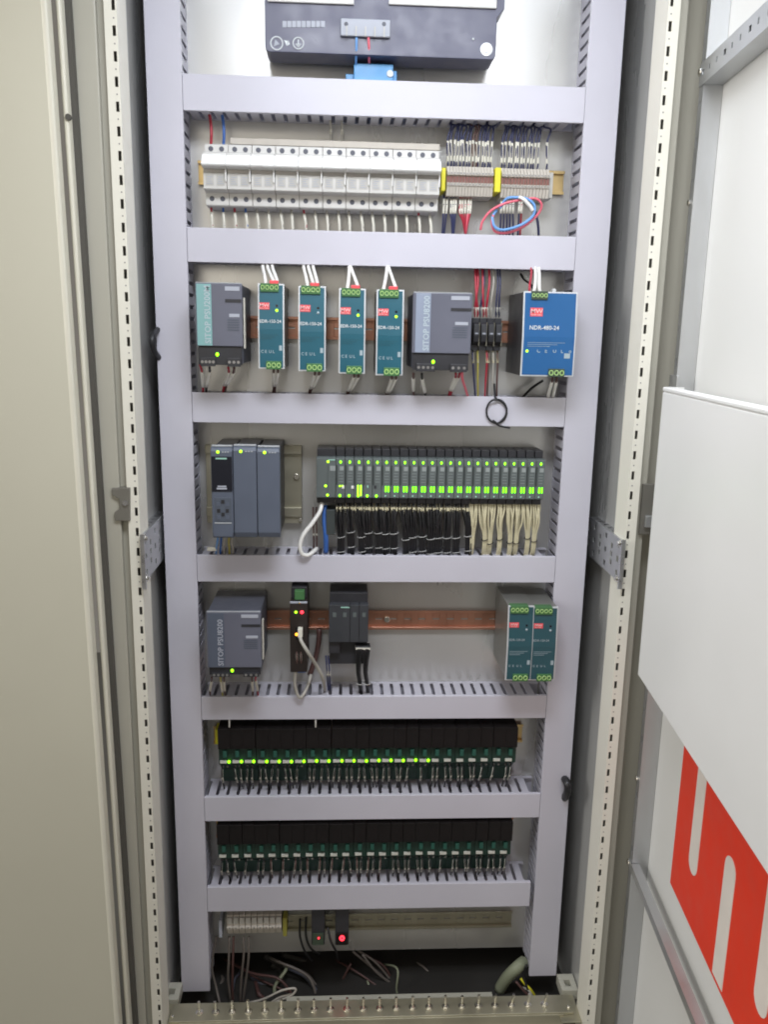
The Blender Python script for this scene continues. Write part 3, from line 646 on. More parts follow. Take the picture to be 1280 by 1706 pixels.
for i, (pts, m) in enumerate([([(333, 608, -0.045), (336, 618, -0.035), (338, 640, -0.01), (338, 662, 0.02)], 'wire_red'), ([(349, 612, -0.045), (349, 620, -0.03), (344, 640, -0.01), (343, 662, 0.02)], 'wire_black'),
        ([(380, 612, -0.045), (381, 621, -0.03), (374, 640, -0.005), (370, 662, 0.02)], 'wire_red'), ([(390, 612, -0.045), (388, 623, -0.03), (378, 640, -0.005), (372, 662, 0.02)], 'wire_brown'),
        ([(689, 622, -0.045), (689, 632, -0.03), (689, 648, -0.008), (690, 668, 0.02)], 'wire_brown'), ([(703, 622, -0.045), (704, 634, -0.03), (708, 652, -0.008), (709, 668, 0.02)], 'wire_black'),
        ([(760, 622, -0.045), (759, 630, -0.03), (752, 645, -0.01), (746, 668, 0.02)], 'wire_red'), ([(766, 622, -0.045), (764, 630, -0.03), (755, 646, -0.01), (748, 668, 0.02)], 'wire_red')]):
    wire(pts, 0.0019, m, 'sleeved wire below the grey supplies of the middle row, %s from the left' % nth(i), group='sleeved wires below the grey supplies', sleeve=(0.18, 0.62), sm='wire_white', sr=1.45)
wire([(770, 620, -0.048), (771, 632, -0.038), (776, 648, -0.012), (782, 668, 0.02)], 0.0020, 'wire_pink', 'bare red wire curving down from the pale banded supply')
for i, (pts, m) in enumerate([([(353, 1128, -0.045), (352, 1136, -0.03), (350, 1148, -0.01), (350, 1166, 0.02)], 'wire_brown'), ([(367, 1128, -0.045), (368, 1136, -0.03), (370, 1150, -0.01), (371, 1166, 0.02)], 'wire_yellow'),
        ([(373, 1128, -0.045), (373, 1136, -0.03), (374, 1148, -0.01), (376, 1166, 0.02)], 'wire_brown'), ([(420, 1128, -0.045), (420, 1136, -0.03), (421, 1148, -0.01), (421, 1166, 0.02)], 'wire_brown'), ([(426, 1128, -0.045), (426, 1134, -0.03), (429, 1147, -0.01), (430, 1166, 0.02)], 'wire_red')]):
    wire(pts, 0.0016, m, 'sleeved wire below the slate banded supply, %s from the left' % nth(i), group='sleeved wires below the lower grey supply', sleeve=(0.20, 0.60), sr=1.35)

# ------------------------------------------------------------------ black fuse holders and their wires
A = U(789, 536, 0.0); B = U(837, 578, 0.0); n = 4; fw = (B.x-A.x)/n
def fuse():
    t = thing('fuse_terminal', '', 'fuse holder', (A.x+fw/2, YP-0.008, B.z)); a, b = A.x+0.0004, A.x+fw-0.0004; h = A.z-B.z
    build('housing', MB().box(a, b, 0.012, YP-0.009, B.z-0.006, A.z+0.006), 'black_abs', t, bevel=0.0006)
    build('fuse_lever', MB().prism([(0.012, B.z+h*0.05), (0.002, B.z+h*0.2), (0.0, B.z+h*0.45), (0.002, B.z+h*0.9), (0.012, A.z)], 'x', a+0.001, b-0.001), 'black_abs', t, bevel=0.0006)
    build('grip_mark', MB().box(a+0.003, b-0.003, -0.0006, 0.001, B.z+h*0.50, B.z+h*0.56), 'letter_grey', t)
    build('label_edge', MB().box(b-0.0010, b-0.0001, 0.004, 0.012, B.z+h*0.02, A.z-h*0.02), 'rail_olive', t)
    return t
f0 = fuse()
for i in range(n):
    o = f0 if i == 0 else copy_tree(f0); o.location.x = A.x+fw*(i+0.5)
    tag(o, 'black lever fuse holder, %s from the left in its block' % nth(i), 'fuse holder', 'black fuse holders')
fw_t = [(792, 'wire_red', 796), (796, 'wire_red', 792), (801, 'wire_navy', 806), (806, 'wire_red', 804), (811, 'wire_red', 815), (818, 'wire_grey', 822), (827, 'wire_navy', 829), (832, 'wire_navy', 833)]
for i, (px, m, tp) in enumerate(fw_t):
    wire([(tp, 445, 0.02), (tp+1, 470, 0.012), ((tp+px)/2, 495, 0.008), (px, 514, 0.012), (px, 530, 0.02), (px, 540, 0.03)], 0.0019 if m == 'wire_red' else 0.0014, m, 'wire rising from the black fuse holders, %s from the left' % nth(i), group='wires above the fuse holders', sleeve=(0.66, 0.90), sm='sleeve', sr=1.2)
fw_b = [(788, 'wire_navy', 793), (796, 'wire_yellow', 797), (811, 'wire_red', 808), (814, 'wire_brown', 812), (822, 'wire_grey', 820), (829, 'wire_brown', 828)]
for i, (px, m, bp) in enumerate(fw_b):
    wire([(px, 574, 0.03), (px, 582, 0.02), (px+0.5, 604, 0.012), ((px+bp)/2, 635, 0.012), (bp, 668, 0.024)], 0.0015, m, 'wire dropping from the black fuse holders, %s from the left' % nth(i), group='wires below the fuse holders', sleeve=(0.10, 0.36), sm='sleeve_cream', sr=1.35)
pts = []
c = (828, 685)
pts = [(824, 640, 0.02), (825, 656, 0.004), (826, 663, -0.004)] + [(828+17*math.sin(q*math.pi/6)*1.0, 685-20*math.cos(q*math.pi/6), -0.006-0.0006*q) for q in range(0, -12, -1)] + [(826, 665, -0.0035), (836, 669, -0.0035), (844, 680, -0.0035), (842, 694, -0.0035), (830, 705, -0.003), (822, 700, -0.003), (832, 709, -0.003), (850, 713, -0.003)]
wire(pts, 0.0016, 'wire_black', 'black wire looped over the front of the middle duct', sub=5, n=7)
wire([(866, 668, 0.02), (885, 648, 0.03), (905, 634, 0.035)], 0.0022, 'wire_black', 'black cable slanting behind the foot of the blue supply')

# ------------------------------------------------------------------ PLC rack: processor, two closed modules, tall rail
A = U(472, 742, YP-0.012); B = U(503, 872, YP-0.012)
t = thing('tall_mounting_rail', 'tall dull olive mounting rail with screw beside the PLC', 'rail', ((A.x+B.x)/2, YP, B.z))
mb = MB(); xe = B.x; x_ = U(345, 800, YP).x
mb.box(x_, xe, YP-0.010, YP-0.0006, B.z+0.028, A.z-0.014); mb.box(x_, xe, YP-0.016, YP-0.0006, A.z-0.014, A.z); mb.box(x_, xe, YP-0.016, YP-0.0006, B.z+0.012, B.z+0.028); mb.box(x_, xe, YP-0.012, YP-0.0006, B.z, B.z+0.012)
build('rail_profile', mb, 'rail_olive', t, bevel=0.0008)
build('screw', MB().cyl(U(494, 794, YP-0.0105), (0, -0.003, 0), 0.005, 12), 'bolt', t, bevel=0.0008)
build('screw', MB().cyl(U(500, 865, YP-0.013), (0, -0.003, 0), 0.003, 10), 'bolt', t, bevel=0.0008)
YC = -0.062
def plc(label, pxl, pxr, pyt, pyb, kind):
    a, b = U(pxl, 750, YC).x, U(pxr, 750, YC).x; z1, z0 = U((pxl+pxr)/2, pyt, YC).z, U((pxl+pxr)/2, pyb, YC).z; W = b-a; H = z1-z0
    t = thing('plc_processor' if kind else 'plc_module', label, 'PLC', ((a+b)/2, YP, z0), 'grey PLC modules on the tall rail')
    X = lambda f: a+W*f; Z = lambda f: z0+H*f
    build('housing', MB().box(a+0.0012, b-0.0012, YC+0.020, YP-0.011, z0+0.001, z1-0.002), 'black_abs', t, bevel=0.001)
    poly = [(YC+0.0198, z0), (YC+0.004, z0), (YC, Z(0.06)), (YC, Z(0.955)), (YC+0.002, Z(0.985)), (YC+0.005, z1), (YC+0.0198, z1)]
    build('front_door', MB().prism(poly, 'x', a+0.0003, b-0.0003), 'plc_grey', t, bevel=0.0009)
    build('top_lip', MB().box(a+0.001, b-0.001, YC+0.004, YC+0.012, z1+0.0001, z1+0.0024), 'plc_edge', t, bevel=0.0008)
    build('run_led', MB().ball((X(0.34), YC-0.0005, Z(0.948)), 0.0024, sy=0.5), 'led_yellow', t, smooth=True)
    mb = MB()
    for q in range(3): mb.box(X(0.52+0.12*q), X(0.60+0.12*q), YC-0.0004, YC+0.001, Z(0.942), Z(0.954))
    build('led_window', mb, 'plc_edge', t)
    if kind:
        build('display_window', MB().box(X(0.03), X(0.97), YC-0.0012, YC+0.002, Z(0.52), Z(0.90)), 'black_gloss', t, bevel=0.0006)
        build('brand_strip', MB().box(X(0.24), X(0.74), YC-0.0018, YC-0.001, Z(0.872), Z(0.887)), 'mint', t)
        mb = MB(); mb.box(X(0.26), X(0.72), YC-0.0018, YC-0.001, Z(0.545), Z(0.563)); mb.box(X(0.30), X(0.70), YC-0.0018, YC-0.001, Z(0.570), Z(0.585)); build('printed_name', mb, 'letter_grey', t)
        build('keypad', MB().box(X(0.15), X(0.90), YC-0.0010, YC+0.002, Z(0.19), Z(0.455)), 'plc_dark', t, bevel=0.0005)
        for q, (fx, fz) in enumerate(((0.32, 0.38), (0.52, 0.41), (0.72, 0.38), (0.32, 0.31), (0.72, 0.31), (0.52, 0.27), (0.32, 0.235), (0.72, 0.235))):
            build('key', MB().box(X(fx-0.075), X(fx+0.075), YC-0.0018, YC-0.0008, Z(fz-0.020), Z(fz+0.020)), 'plc_grey' if q not in (1, 3, 4, 5) else 'black_abs', t)
        build('lower_flap', MB().box(X(0.06), X(0.94), YC-0.0008, YC+0.002, Z(0.02), Z(0.165)), 'plc_grey', t, bevel=0.0006)
        build('flap_edge', MB().box(X(0.12), X(0.90), YC-0.0016, YC-0.0005, Z(0.168), Z(0.180)), 'plc_edge', t)
    return t
plc('grey PLC processor with black display and keypad, beside the left duct', 350, 387, 745, 897, True)
plc('plain grey PLC module between the processor and the other module', 387.5, 427, 744, 896, False)
plc('plain grey PLC module at the right end of the PLC rack', 427.5, 466, 746, 896, False)
for i, (px, m, nm) in enumerate(((363, 'wire_sky', 'blue'), (369, 'wire_blue', 'dark blue'), (374, 'wire_grey', 'grey'), (382, 'wire_yellow', 'yellowish'), (387, 'wire_grey', 'pale'))):
    wire([(px, 893, -0.03), (px-1, 903, -0.02), (px-3+i, 915, 0.0), (px-3+i, 930, 0.02)], 0.0018, m, nm+' wire leaving the bottom of the PLC processor', group='wires below the PLC processor')
tag(build('wire_label', MB().box(U(345, 913, -0.004).x, U(360, 913, -0.004).x, -0.004, 0.0, U(345, 918, -0.004).z, U(345, 912, -0.004).z), 'sleeve', bevel=0.0004), 'small pale tag lying at the foot of the PLC processor', 'tag')

# ------------------------------------------------------------------ distributed input/output station
YI = -0.004
A = U(527, 760, YI); B = U(912, 832, YI)
zi1 = U(718, 764, YI).z; zi0 = U(718, 832, YI).z; HI = zi1-zi0
xim = U(559.5, 790, YI).x; xie = U(908, 795, YI).x; N = 23; iw = (xie-xim)/N
t = thing('interface_module', 'wide grey head module at the left end of the lit module row', 'interface module', ((A.x+xim)/2, YP, zi0))
Zi = lambda f: zi0+HI*f
def io_body(t, a, b, m='io_grey'):
    build('housing', MB().prism([(YP-0.010, Zi(0.02)), (YI+0.006, Zi(0)), (YI, Zi(0.03)), (YI, Zi(0.97)), (YI+0.004, Zi(1.0)), (YP-0.010, Zi(1.0))], 'x', a+0.0003, b-0.0003), m, t, bevel=0.0005)
    build('terminal_base', MB().box(a+0.0005, b-0.0005, YI+0.014, YP-0.009, zi0-0.010, zi0+0.0005), 'black_abs', t, bevel=0.0005)
    build('top_clip', MB().box(a+0.0008, b-0.0008, YI+0.016, YP-0.009, zi1+0.0002, zi1+0.012), 'black_abs', t, bevel=0.0005)
a, b = A.x, xim; io_body(t, a, b); X = lambda f: a+(b-a)*f
build('brand_strip', MB().box(X(0.62), X(1.0)-0.001, YI-0.0008, YI+0.001, Zi(0.93), Zi(0.955)), 'mint', t)
build('label_field', MB().box(X(0.70), X(0.98), YI-0.0006, YI+0.001, Zi(0.68), Zi(0.80)), 'io_label', t)
build('seam', MB().box(X(0.585), X(0.60), YI-0.0003, YI+0.001, Zi(0.03), Zi(0.97)), 'io_dark', t)
for fx, fz in ((0.60, 0.90), (0.48, 0.31), (0.58, 0.085)): build('status_led', MB().ball((X(fx), YI-0.0005, Zi(fz)), 0.0022, sy=0.5), 'led_yellow', t, smooth=True)
build('cable_adapter', MB().box(X(0.50), X(1.0)-0.001, YI+0.010, YP-0.02, zi0-0.062, zi0-0.021), 'io_dark', t, bevel=0.0008)
GI = 'slim input and output modules in the lit row'
def io(kind):
    t = thing('io_module', '', 'I/O module', (xim+iw/2, YP, zi0)); a, b = xim, xim+iw; X = lambda f: a+(b-a)*f
    io_body(t, a, b)
    build('label_field', MB().box(X(0.42), X(0.86), YI-0.0006, YI+0.001, Zi(0.69), Zi(0.79)), 'io_label', t)
    build('side_recess', MB().box(X(0.02), X(0.20), YI-0.0004, YI+0.001, Zi(0.34), Zi(0.82)), 'io_dark', t)
    mb = MB()
    for q in range(4): mb.box(X(0.34), X(0.80), YI-0.0004, YI+0.001, Zi(0.62-0.07*q), Zi(0.63-0.07*q))
    build('fine_print', mb, 'io_label', t)
    build('status_led', MB().ball((X(0.52), YI-0.0005, Zi(0.895)), 0.0017, sy=0.5, sz=1.5), 'led_module', t, smooth=True)
    small = build('power_led', MB().ball((X(0.46), YI-0.0005, Zi(0.075)), 0.0014 if kind == 'bars' else 0.0020, sy=0.5, sz=1.2), 'led_module' if kind != 'bars' else 'mint', t, smooth=True)
    if kind == 'bars':
        for q in (0.40, 0.70): build('led_bar', MB().box(X(q), X(q+0.15), YI-0.0008, YI+0.001, Zi(0.175), Zi(0.315)), 'led_bar', t, bevel=0.0004)
    elif kind == 'long':
        for q in (0.36, 0.68): build('led_bar', MB().box(X(q), X(q+0.15), YI-0.0008, YI+0.001, Zi(0.07), Zi(0.34)), 'led_yellow', t, bevel=0.0004)
    elif kind == 'dots':
        for q in (0.46, 0.74): build('channel_led', MB().ball((X(q), YI-0.0005, Zi(0.31)), 0.0017, sy=0.5), 'led_yellow', t, smooth=True)
        build('white_tag', MB().box(X(1.0)-0.0045, X(1.0)-0.0006, YI-0.0012, YI+0.001, Zi(0.25), Zi(0.32)), 'wire_white', t)
    elif kind == 'tag':
        build('white_tag', MB().box(X(1.0)-0.0045, X(1.0)-0.0006, YI-0.0012, YI+0.001, Zi(0.25), Zi(0.32)), 'wire_white', t)
    elif kind == 'one':
        build('channel_led', MB().ball((X(0.5), YI-0.0005, Zi(0.30)), 0.0013, sy=0.5, sz=1.8), 'mint', t, smooth=True)
    else:
        build('dark_window', MB().box(X(0.20), X(0.45), YI-0.0008, YI+0.001, Zi(0.26), Zi(0.33)), 'black_abs', t)
    return t
ios = {}
txt = {'dots': 'with two lamp dots and a white tag, beside the head module', 'tag': 'with a white tag, second from the head module', 'long': 'with two long yellow-green light bars', 'one': 'with a single faint dot, right of the long bars', 'dark': 'with a dark window and no light bar, before the lit run'}
for i in range(N):
    kind = ['dots', 'tag', 'long', 'one', 'dark'][i] if i < 5 else 'bars'
    if kind not in ios: ios[kind] = o = io(kind)
    else: o = copy_tree(ios[kind])
    o.location.x = xim+iw*(i+0.5)
    tag(o, 'slim module '+txt[kind] if i < 5 else 'slim module with twin green light bars, %s of the eighteen from the left' % nth(i-5), 'I/O module', GI)
# wire bundles below each module
def bundle(i, cx, cream):
    zt_ = zi0-0.006; zb_ = -0.352+random.uniform(-0.004, 0.002); lab = ('bundle of cream sleeved wires' if cream else 'bundle of black wires with a white tie')
    j = i-15 if cream else i
    t = thing('wire_bundle', lab+' below the modules, %s from the left' % nth(j), 'wire bundle', (cx, 0.03, zb_), 'cream wire bundles below the modules' if cream else 'black wire bundles below the modules')
    dx = random.uniform(-0.004, 0.003)+(0.002 if cream else 0.004)
    sp = 0.0028 if cream else 0.0048
    for q in range(11):
        f = (q-5)/5; x0 = cx+f*iw*0.40; y0 = YI+0.018+(q % 3)*0.006
        p = [Vector((x0, y0+0.006, zt_+0.006)), Vector((x0+random.uniform(-1, 1)*0.0015, y0-0.004, zt_-0.012)), Vector((x0*0.7+cx*0.3+dx*0.4+random.uniform(-1, 1)*0.003, y0-0.006, zt_-0.034)),
             Vector((cx+dx+f*sp, 0.012+(q % 3)*0.0022, zb_+0.034)), Vector((cx+dx*1.2+f*sp, 0.014+(q % 3)*0.0025, zb_+0.010)), Vector((cx+dx*1.3+f*sp, 0.026+(q % 3)*0.002, zb_-0.012))]
        wr = build('wire', MB().tube(p, 0.0015 if not cream else 0.0016, 5, sub=3), 'wire_black' if not cream else 'sleeve_cream', t, smooth=True)
        if not cream: build('marker_sleeve', MB().tube([p[0].lerp(p[1], 0.2), p[1], p[1].lerp(p[2], 0.02+0.55*random.random()**2)], 0.0016, 5, sub=2), 'sleeve_cream', wr, smooth=True)
    zz = zb_+(0.030 if not cream else 0.022)+random.uniform(-0.006, 0.006); c = Vector((cx+dx, 0.0145, zz))
    pts = [c+Vector(((sp+0.0022)*math.cos(q*math.pi/6), 0.0058*math.sin(q*math.pi/6), 0.0012*math.sin(q*math.pi/6+1))) for q in range(12)]
    if not (cream and i == 15): build('cable_tie', MB().tube(pts, 0.0008, 5, sub=1, closed=True), 'tie_white' if not cream else 'wire_black', t, smooth=True)
    if not cream:
        c2 = c+Vector((0.001, 0.002, -0.026)); pts = [c2+Vector(((sp+0.0020)*math.cos(q*math.pi/6), 0.0056*math.sin(q*math.pi/6), 0.001*math.sin(q*math.pi/6+2))) for q in range(12)]
        build('cable_tie', MB().tube(pts, 0.0007, 5, sub=1, closed=True), 'tie_white', t, smooth=True)
for i in range(N):
    bundle(i, xim+iw*(i+0.55), i >= 15)
wire([(536, 838, 0.012), (533, 852, 0.004), (520, 872, -0.004), (506, 890, -0.010), (500, 908, -0.012), (503, 922, -0.010), (513, 925, -0.006), (522, 919, 0.006), (528, 914, 0.02)], 0.0034, 'wire_white', 'thick white cable curving from the head module to the duct', cat='cable', sub=7, n=9)
wire([(541, 842, 0.02), (541, 870, 0.012), (543, 895, 0.010), (543, 920, 0.016)], 0.0042, 'wire_blue', 'thick blue cable dropping beside the white cable', cat='cable', n=9)
for q, px in enumerate((522, 527)):
    wire([(px, 845, 0.04), (px, 868, 0.03), (px+0.5, 888, 0.025), (px+1, 918, 0.03)], 0.0015, 'wire_brown', 'thin sleeved wire behind the white cable, %s one' % ('left', 'right')[q], group='thin wires behind the white cable', sleeve=(0.40, 0.66))

# ------------------------------------------------------------------ lower row: brown module, small station
YS = -0.022
A = U(483, 1004, YS); B = U(512, 1120, YS)
t = thing('ethernet_switch', 'narrow dark brown module with red and green lamps and plugged cable', 'network module', ((A.x+B.x)/2, YP, B.z))
build('housing', MB().box(A.x, B.x, YS, YP-0.008, B.z, A.z), 'brown_abs', t, bevel=0.001)
build('upper_step', MB().box(A.x+0.001, B.x-0.001, YS+0.020, YP-0.009, A.z, A.z+0.020), 'black_abs', t, bevel=0.001)
c = U(499, 992, YS+0.006); build('green_plug', MB().box(c.x-0.008, c.x+0.008, YS+0.008, YS+0.0198, A.z+0.002, A.z+0.017), 'conn_green', t, bevel=0.0006)
build('top_edge', MB().box(A.x, B.x, YS-0.0006, YS+0.004, A.z-0.001, A.z+0.001), 'letter_grey', t)
build('screw', MB().ball(U(499, 1004, YS-0.001), 0.0018), 'bolt', t)
c = U(493, 1020, YS-0.0004); build('link_led', MB().ball(c, 0.0024, sy=0.5), 'led_yellow', t, smooth=True)
c = U(503, 1020, YS-0.0004); build('alarm_led', MB().ball(c, 0.0030, sy=0.5), 'led_red', t, smooth=True)
P = U(493, 1046, YS-0.0004); Q = U(504, 1066, YS-0.0004); build('port', MB().box(P.x, Q.x, YS-0.0006, YS+0.004, Q.z, P.z), 'black_gloss', t)
build('port_led', MB().ball(U(494, 1057, YS-0.001), 0.0026, sy=0.5), 'led_orange', t, smooth=True)
P = U(497, 1048, YS-0.012); Q = U(503, 1062, YS-0.012)
tp = thing('network_plug', 'clear network plug on a grey cable in the brown module', 'plug', (P.x, YS, Q.z))
build('plug_body', MB().box(P.x-0.001, Q.x+0.001, YS-0.013, YS-0.0006, Q.z, P.z), 'sleeve', tp, bevel=0.001)
q0 = [U(500, 1061, YS-0.010), U(503, 1070, YS-0.016), U(514, 1088, YS-0.018), U(528, 1110, -0.02), U(538, 1130, -0.008), U(541, 1150, 0.02)]
build('cable', MB().tube(q0, 0.0029, 8, sub=7), 'wire_grey', tp, smooth=True)
wire([(496, 1096, -0.015), (493, 1115, -0.018), (491, 1135, -0.014), (494, 1152, -0.010), (499, 1162, -0.008), (505, 1158, -0.006), (513, 1142, 0.005), (518, 1124, 0.02)], 0.0027, 'wire_grey', 'grey cable looping below the brown module over the duct edge', cat='cable', sub=6, n=8)
for q, px in enumerate((494, 501)):
    wire([(px, 1080, -0.018), (px+0.5, 1095, -0.024), (px+1, 1112, -0.016), (px+1, 1120, 0.0)], 0.0014, 'wire_brown', 'thin wire below the plug of the brown module, %s one' % ('left', 'right')[q], group='thin wires below the brown module', sleeve=(0.05, 0.4))
A = U(496, 1116, -0.014); B = U(509, 1121, -0.014)
tag(build('blue_connector', MB().box(A.x, B.x, -0.014, 0.0, B.z, A.z), 'wire_blue', bevel=0.0008), 'small blue connector below the brown module', 'connector')
YS2 = -0.010
x0 = U(548, 1040, YS2).x; x1 = U(614, 1040, YS2).x; z1 = U(580, 1008, YS2).z; z0 = U(580, 1070, YS2).z
t = thing('small_io_station', 'small black input output station with tied wires, middle of its row', 'I/O station', ((x0+x1)/2, YP, z0))
X = lambda f: x0+(x1-x0)*f; Z = lambda f: z0+(z1-z0)*f
build('terminal_base', MB().box(X(0)+0.001, X(1)-0.001, YS2+0.016, YP-0.009, z0-0.045, z1+0.016), 'black_abs', t, bevel=0.001)
for q, (a, b) in enumerate(((0, 0.53), (0.535, 0.765), (0.77, 1.0))):
    md = build('module', MB().box(X(a), X(b)-0.0002, YS2, YS2+0.0158, z0, z1), 'device_dark', t, bevel=0.0007)
    for f in ((0.14, 0.40) if q == 0 else (0.5,)):
        cx = X(a)+(X(b)-X(a))*f if q else X(f)
        build('label_field', MB().box(cx-0.0028, cx+0.0028, YS2-0.0006, YS2+0.001, Z(0.68), Z(0.80)), 'io_grey', md)
build('brand_strip', MB().box(X(0.30), X(0.52), YS2-0.0006, YS2+0.001, Z(0.925), Z(0.95)), 'mint', t)
build('adapter', MB().box(X(0.0), X(0.28), YS2+0.006, YS2+0.0158, z0-0.022, z0-0.0004), 'black_abs', t, bevel=0.0008)
for q, px in enumerate((598, 610)):
    tb = thing('wire_bundle', 'tied black wires below the small black station, %s bundle' % ('left', 'right')[q], 'wire bundle', U(px, 1140, 0.0), 'black wire bundles below the small station')
    for k in range(6):
        f = (k-2.5)/2.5
        p = [U(px+f*5, 1072, YS2+0.012), U(px+f*5+1, 1080, YS2+0.004), U(px+f*4, 1095, YS2+0.004+0.003*(k % 2)), U(px-1+f*2.4, 1120, 0.0+0.003*(k % 3)), U(px+2+f*2.2, 1140, 0.004+0.003*(k % 3)), U(px+3+f*2, 1156, 0.02)]
        wr = build('wire', MB().tube(p, 0.0014, 5, sub=3), 'wire_black', tb, smooth=True)
        build('marker_sleeve', MB().tube([p[0].lerp(p[1], 0.3), p[1], p[1].lerp(p[2], 0.02+0.5*random.random()**2)], 0.0015, 5, sub=2), 'sleeve', wr, smooth=True)
    c = U(px+2, 1138, 0.006); pts = [c+Vector((0.006*math.cos(k*math.pi/6), 0.007*math.sin(k*math.pi/6), 0)) for k in range(12)]
    build('cable_tie', MB().tube(pts, 0.0009, 5, sub=1, closed=True), 'tie_white', tb, smooth=True)
for q in range(2):
    wire([(543+q*4, 1092, 0.01), (544+q*4, 1104, 0.004), (545+q*4, 1120, 0.004), (547+q*3, 1150, 0.02)], 0.0015, 'wire_navy', 'sleeved wire left below the small black station, %s one' % ('left', 'right')[q], group='sleeved wires below the small station', sleeve=(0.22, 0.55))
wire([(532, 1048, 0.05), (531, 1070, 0.046), (526, 1095, 0.045), (516, 1125, 0.04)], 0.0045, 'wire_brown', 'brown cable behind the small black station', cat='cable', n=8)

# ------------------------------------------------------------------ relay rows
def relay_row(y_l, y_r, px_l, px_r, lit, rowname, dim, seedv):
    random.seed(seedv); n = 24; YR = 0.004
    L = U(px_l, y_l, YR); R = U(px_r, y_r, YR); zl = (L.z+R.z)/2; xs = [L.x+(R.x-L.x)*i/(n-1) for i in range(n)]; pw = xs[1]-xs[0]
    def relay(on):
        x = xs[0]; t = thing('relay', '', 'relay', (x, YP, zl-0.012)); a, b = x-pw*0.38, x+pw*0.615
        build('socket', MB().prism([(YP-0.009, zl-0.056), (YR+0.034, zl-0.056), (YR+0.030, zl-0.030), (YR+0.012, zl-0.010), (YR+0.002, zl-0.006), (YR+0.002, zl+0.024), (YP-0.009, zl+0.026)], 'x', a, b), 'relay_green', t, bevel=0.0006)
        build('relay_cube', MB().box(a+0.0001, b-0.0001, YR-0.006+random.uniform(-1,1)*0.0004, YP-0.010, zl+0.0265, zl+0.064), 'relay_black', t, bevel=0.0007)
        build('release_lever', MB().box(x-pw*0.02, x+pw*0.28, YR-0.004, YR+0.0018, zl+0.010, zl+0.022), 'relay_teal', t, bevel=0.0006)
        build('name_plate', MB().box(x-pw*0.27, x+pw*0.27, YR-0.0012, YR+0.0018, zl-0.0022, zl+0.0022), 'label_plate', t)
        for q in (-0.12, 0.26): build('screw', MB().cyl((x+pw*q, YR+0.0082, zl-0.014), (0, 0.002, 0.0006), 0.002, 8), 'screw', t)
        if on: build('status_led', MB().ball((x+pw*0.44, YR-0.001, zl+0.0006), 0.0027, sy=0.6, sz=1.15), 'led_green', t, smooth=True)
        return t
    pr = {True: relay(True) if lit else None, False: relay(False)}
    used = {True: False, False: False}
    for i in range(n):
        on = i < lit
        o = pr[on] if not used[on] else copy_tree(pr[on]); used[on] = True
        o.location.x = xs[i]+random.uniform(-1, 1)*0.0004; o.rotation_euler = (random.uniform(-1, 1)*0.006, random.uniform(-1, 1)*0.004, random.uniform(-1, 1)*0.005)
        tag(o, ('relay with glowing green lamp, %s from the left in the upper relay row' % nth(i)) if on else ('unlit relay, %s from the left in the %s' % (nth(i), rowname)), 'relay', 'relays in the '+rowname)
        for q in (0, 1):
            x = xs[i]+pw*(-0.12+0.38*q)+random.uniform(-1, 1)*0.001; d = random.uniform(-1, 1)*0.004
            p = [Vector((x, YR+0.012, zl-0.012)), Vector((x, YR+0.003, zl-0.018)), Vector((x+d*0.5, YR+0.004, zl-0.032)), Vector((x+d, YR+0.016, zl-0.050)), Vector((x+d*1.3, YR+0.030, zl-0.072))]
            if q == 1 and random.random() < 0.25: continue
            wire(p, 0.0014, 'wire_black' if not (rowname == 'lower relay row' and i > 3 and i < 14 and q == 0) else 'wire_brown', 'thin sleeved wire below the %s, %s of relay %s' % (rowname, ('left', 'right')[q], nth(i)), group='thin wires below the '+rowname, sleeve=(0.12, 0.58), sm=dim, sr=1.25, n=5, sub=3)
    return xs, zl
relay_row(1273, 1262, 372, 848, 17, 'upper relay row', 'sleeve', 11)
relay_row(1427, 1419, 371, 839, 0, 'lower relay row', 'sleeve', 12)
endplate(358, 366, 1216, 1240, 0.03, 'yellow end stop at the left end of the lit relay row')
endplate(361, 368, 1372, 1392, 0.03, 'yellow end stop at the left end of the unlit relay row')
for k, px in enumerate((382, 526)):
    wire([(px, 1195, 0.006), (px, 1203, -0.002), (px, 1212, -0.006)], 0.0014, 'wire_grey', 'thin pale wire hanging above the lit relays, %s one' % ('left', 'right')[k], group='pale wires above the lit relay row')

# dark cable bends peeking out from behind the upright ducts
wire([(266, 545, 0.012), (254, 560, -0.022), (255, 580, -0.022), (268, 602, 0.012)], 0.0045, 'wire_black', 'black cable bend peeking out beside the left upright duct', cat='cable', n=9)
wire([(936, 1290, 0.020), (945, 1304, -0.012), (946, 1320, -0.012), (936, 1336, 0.020)], 0.0068, 'wire_black', 'black cable bend peeking out beside the right upright duct', cat='cable', n=9)

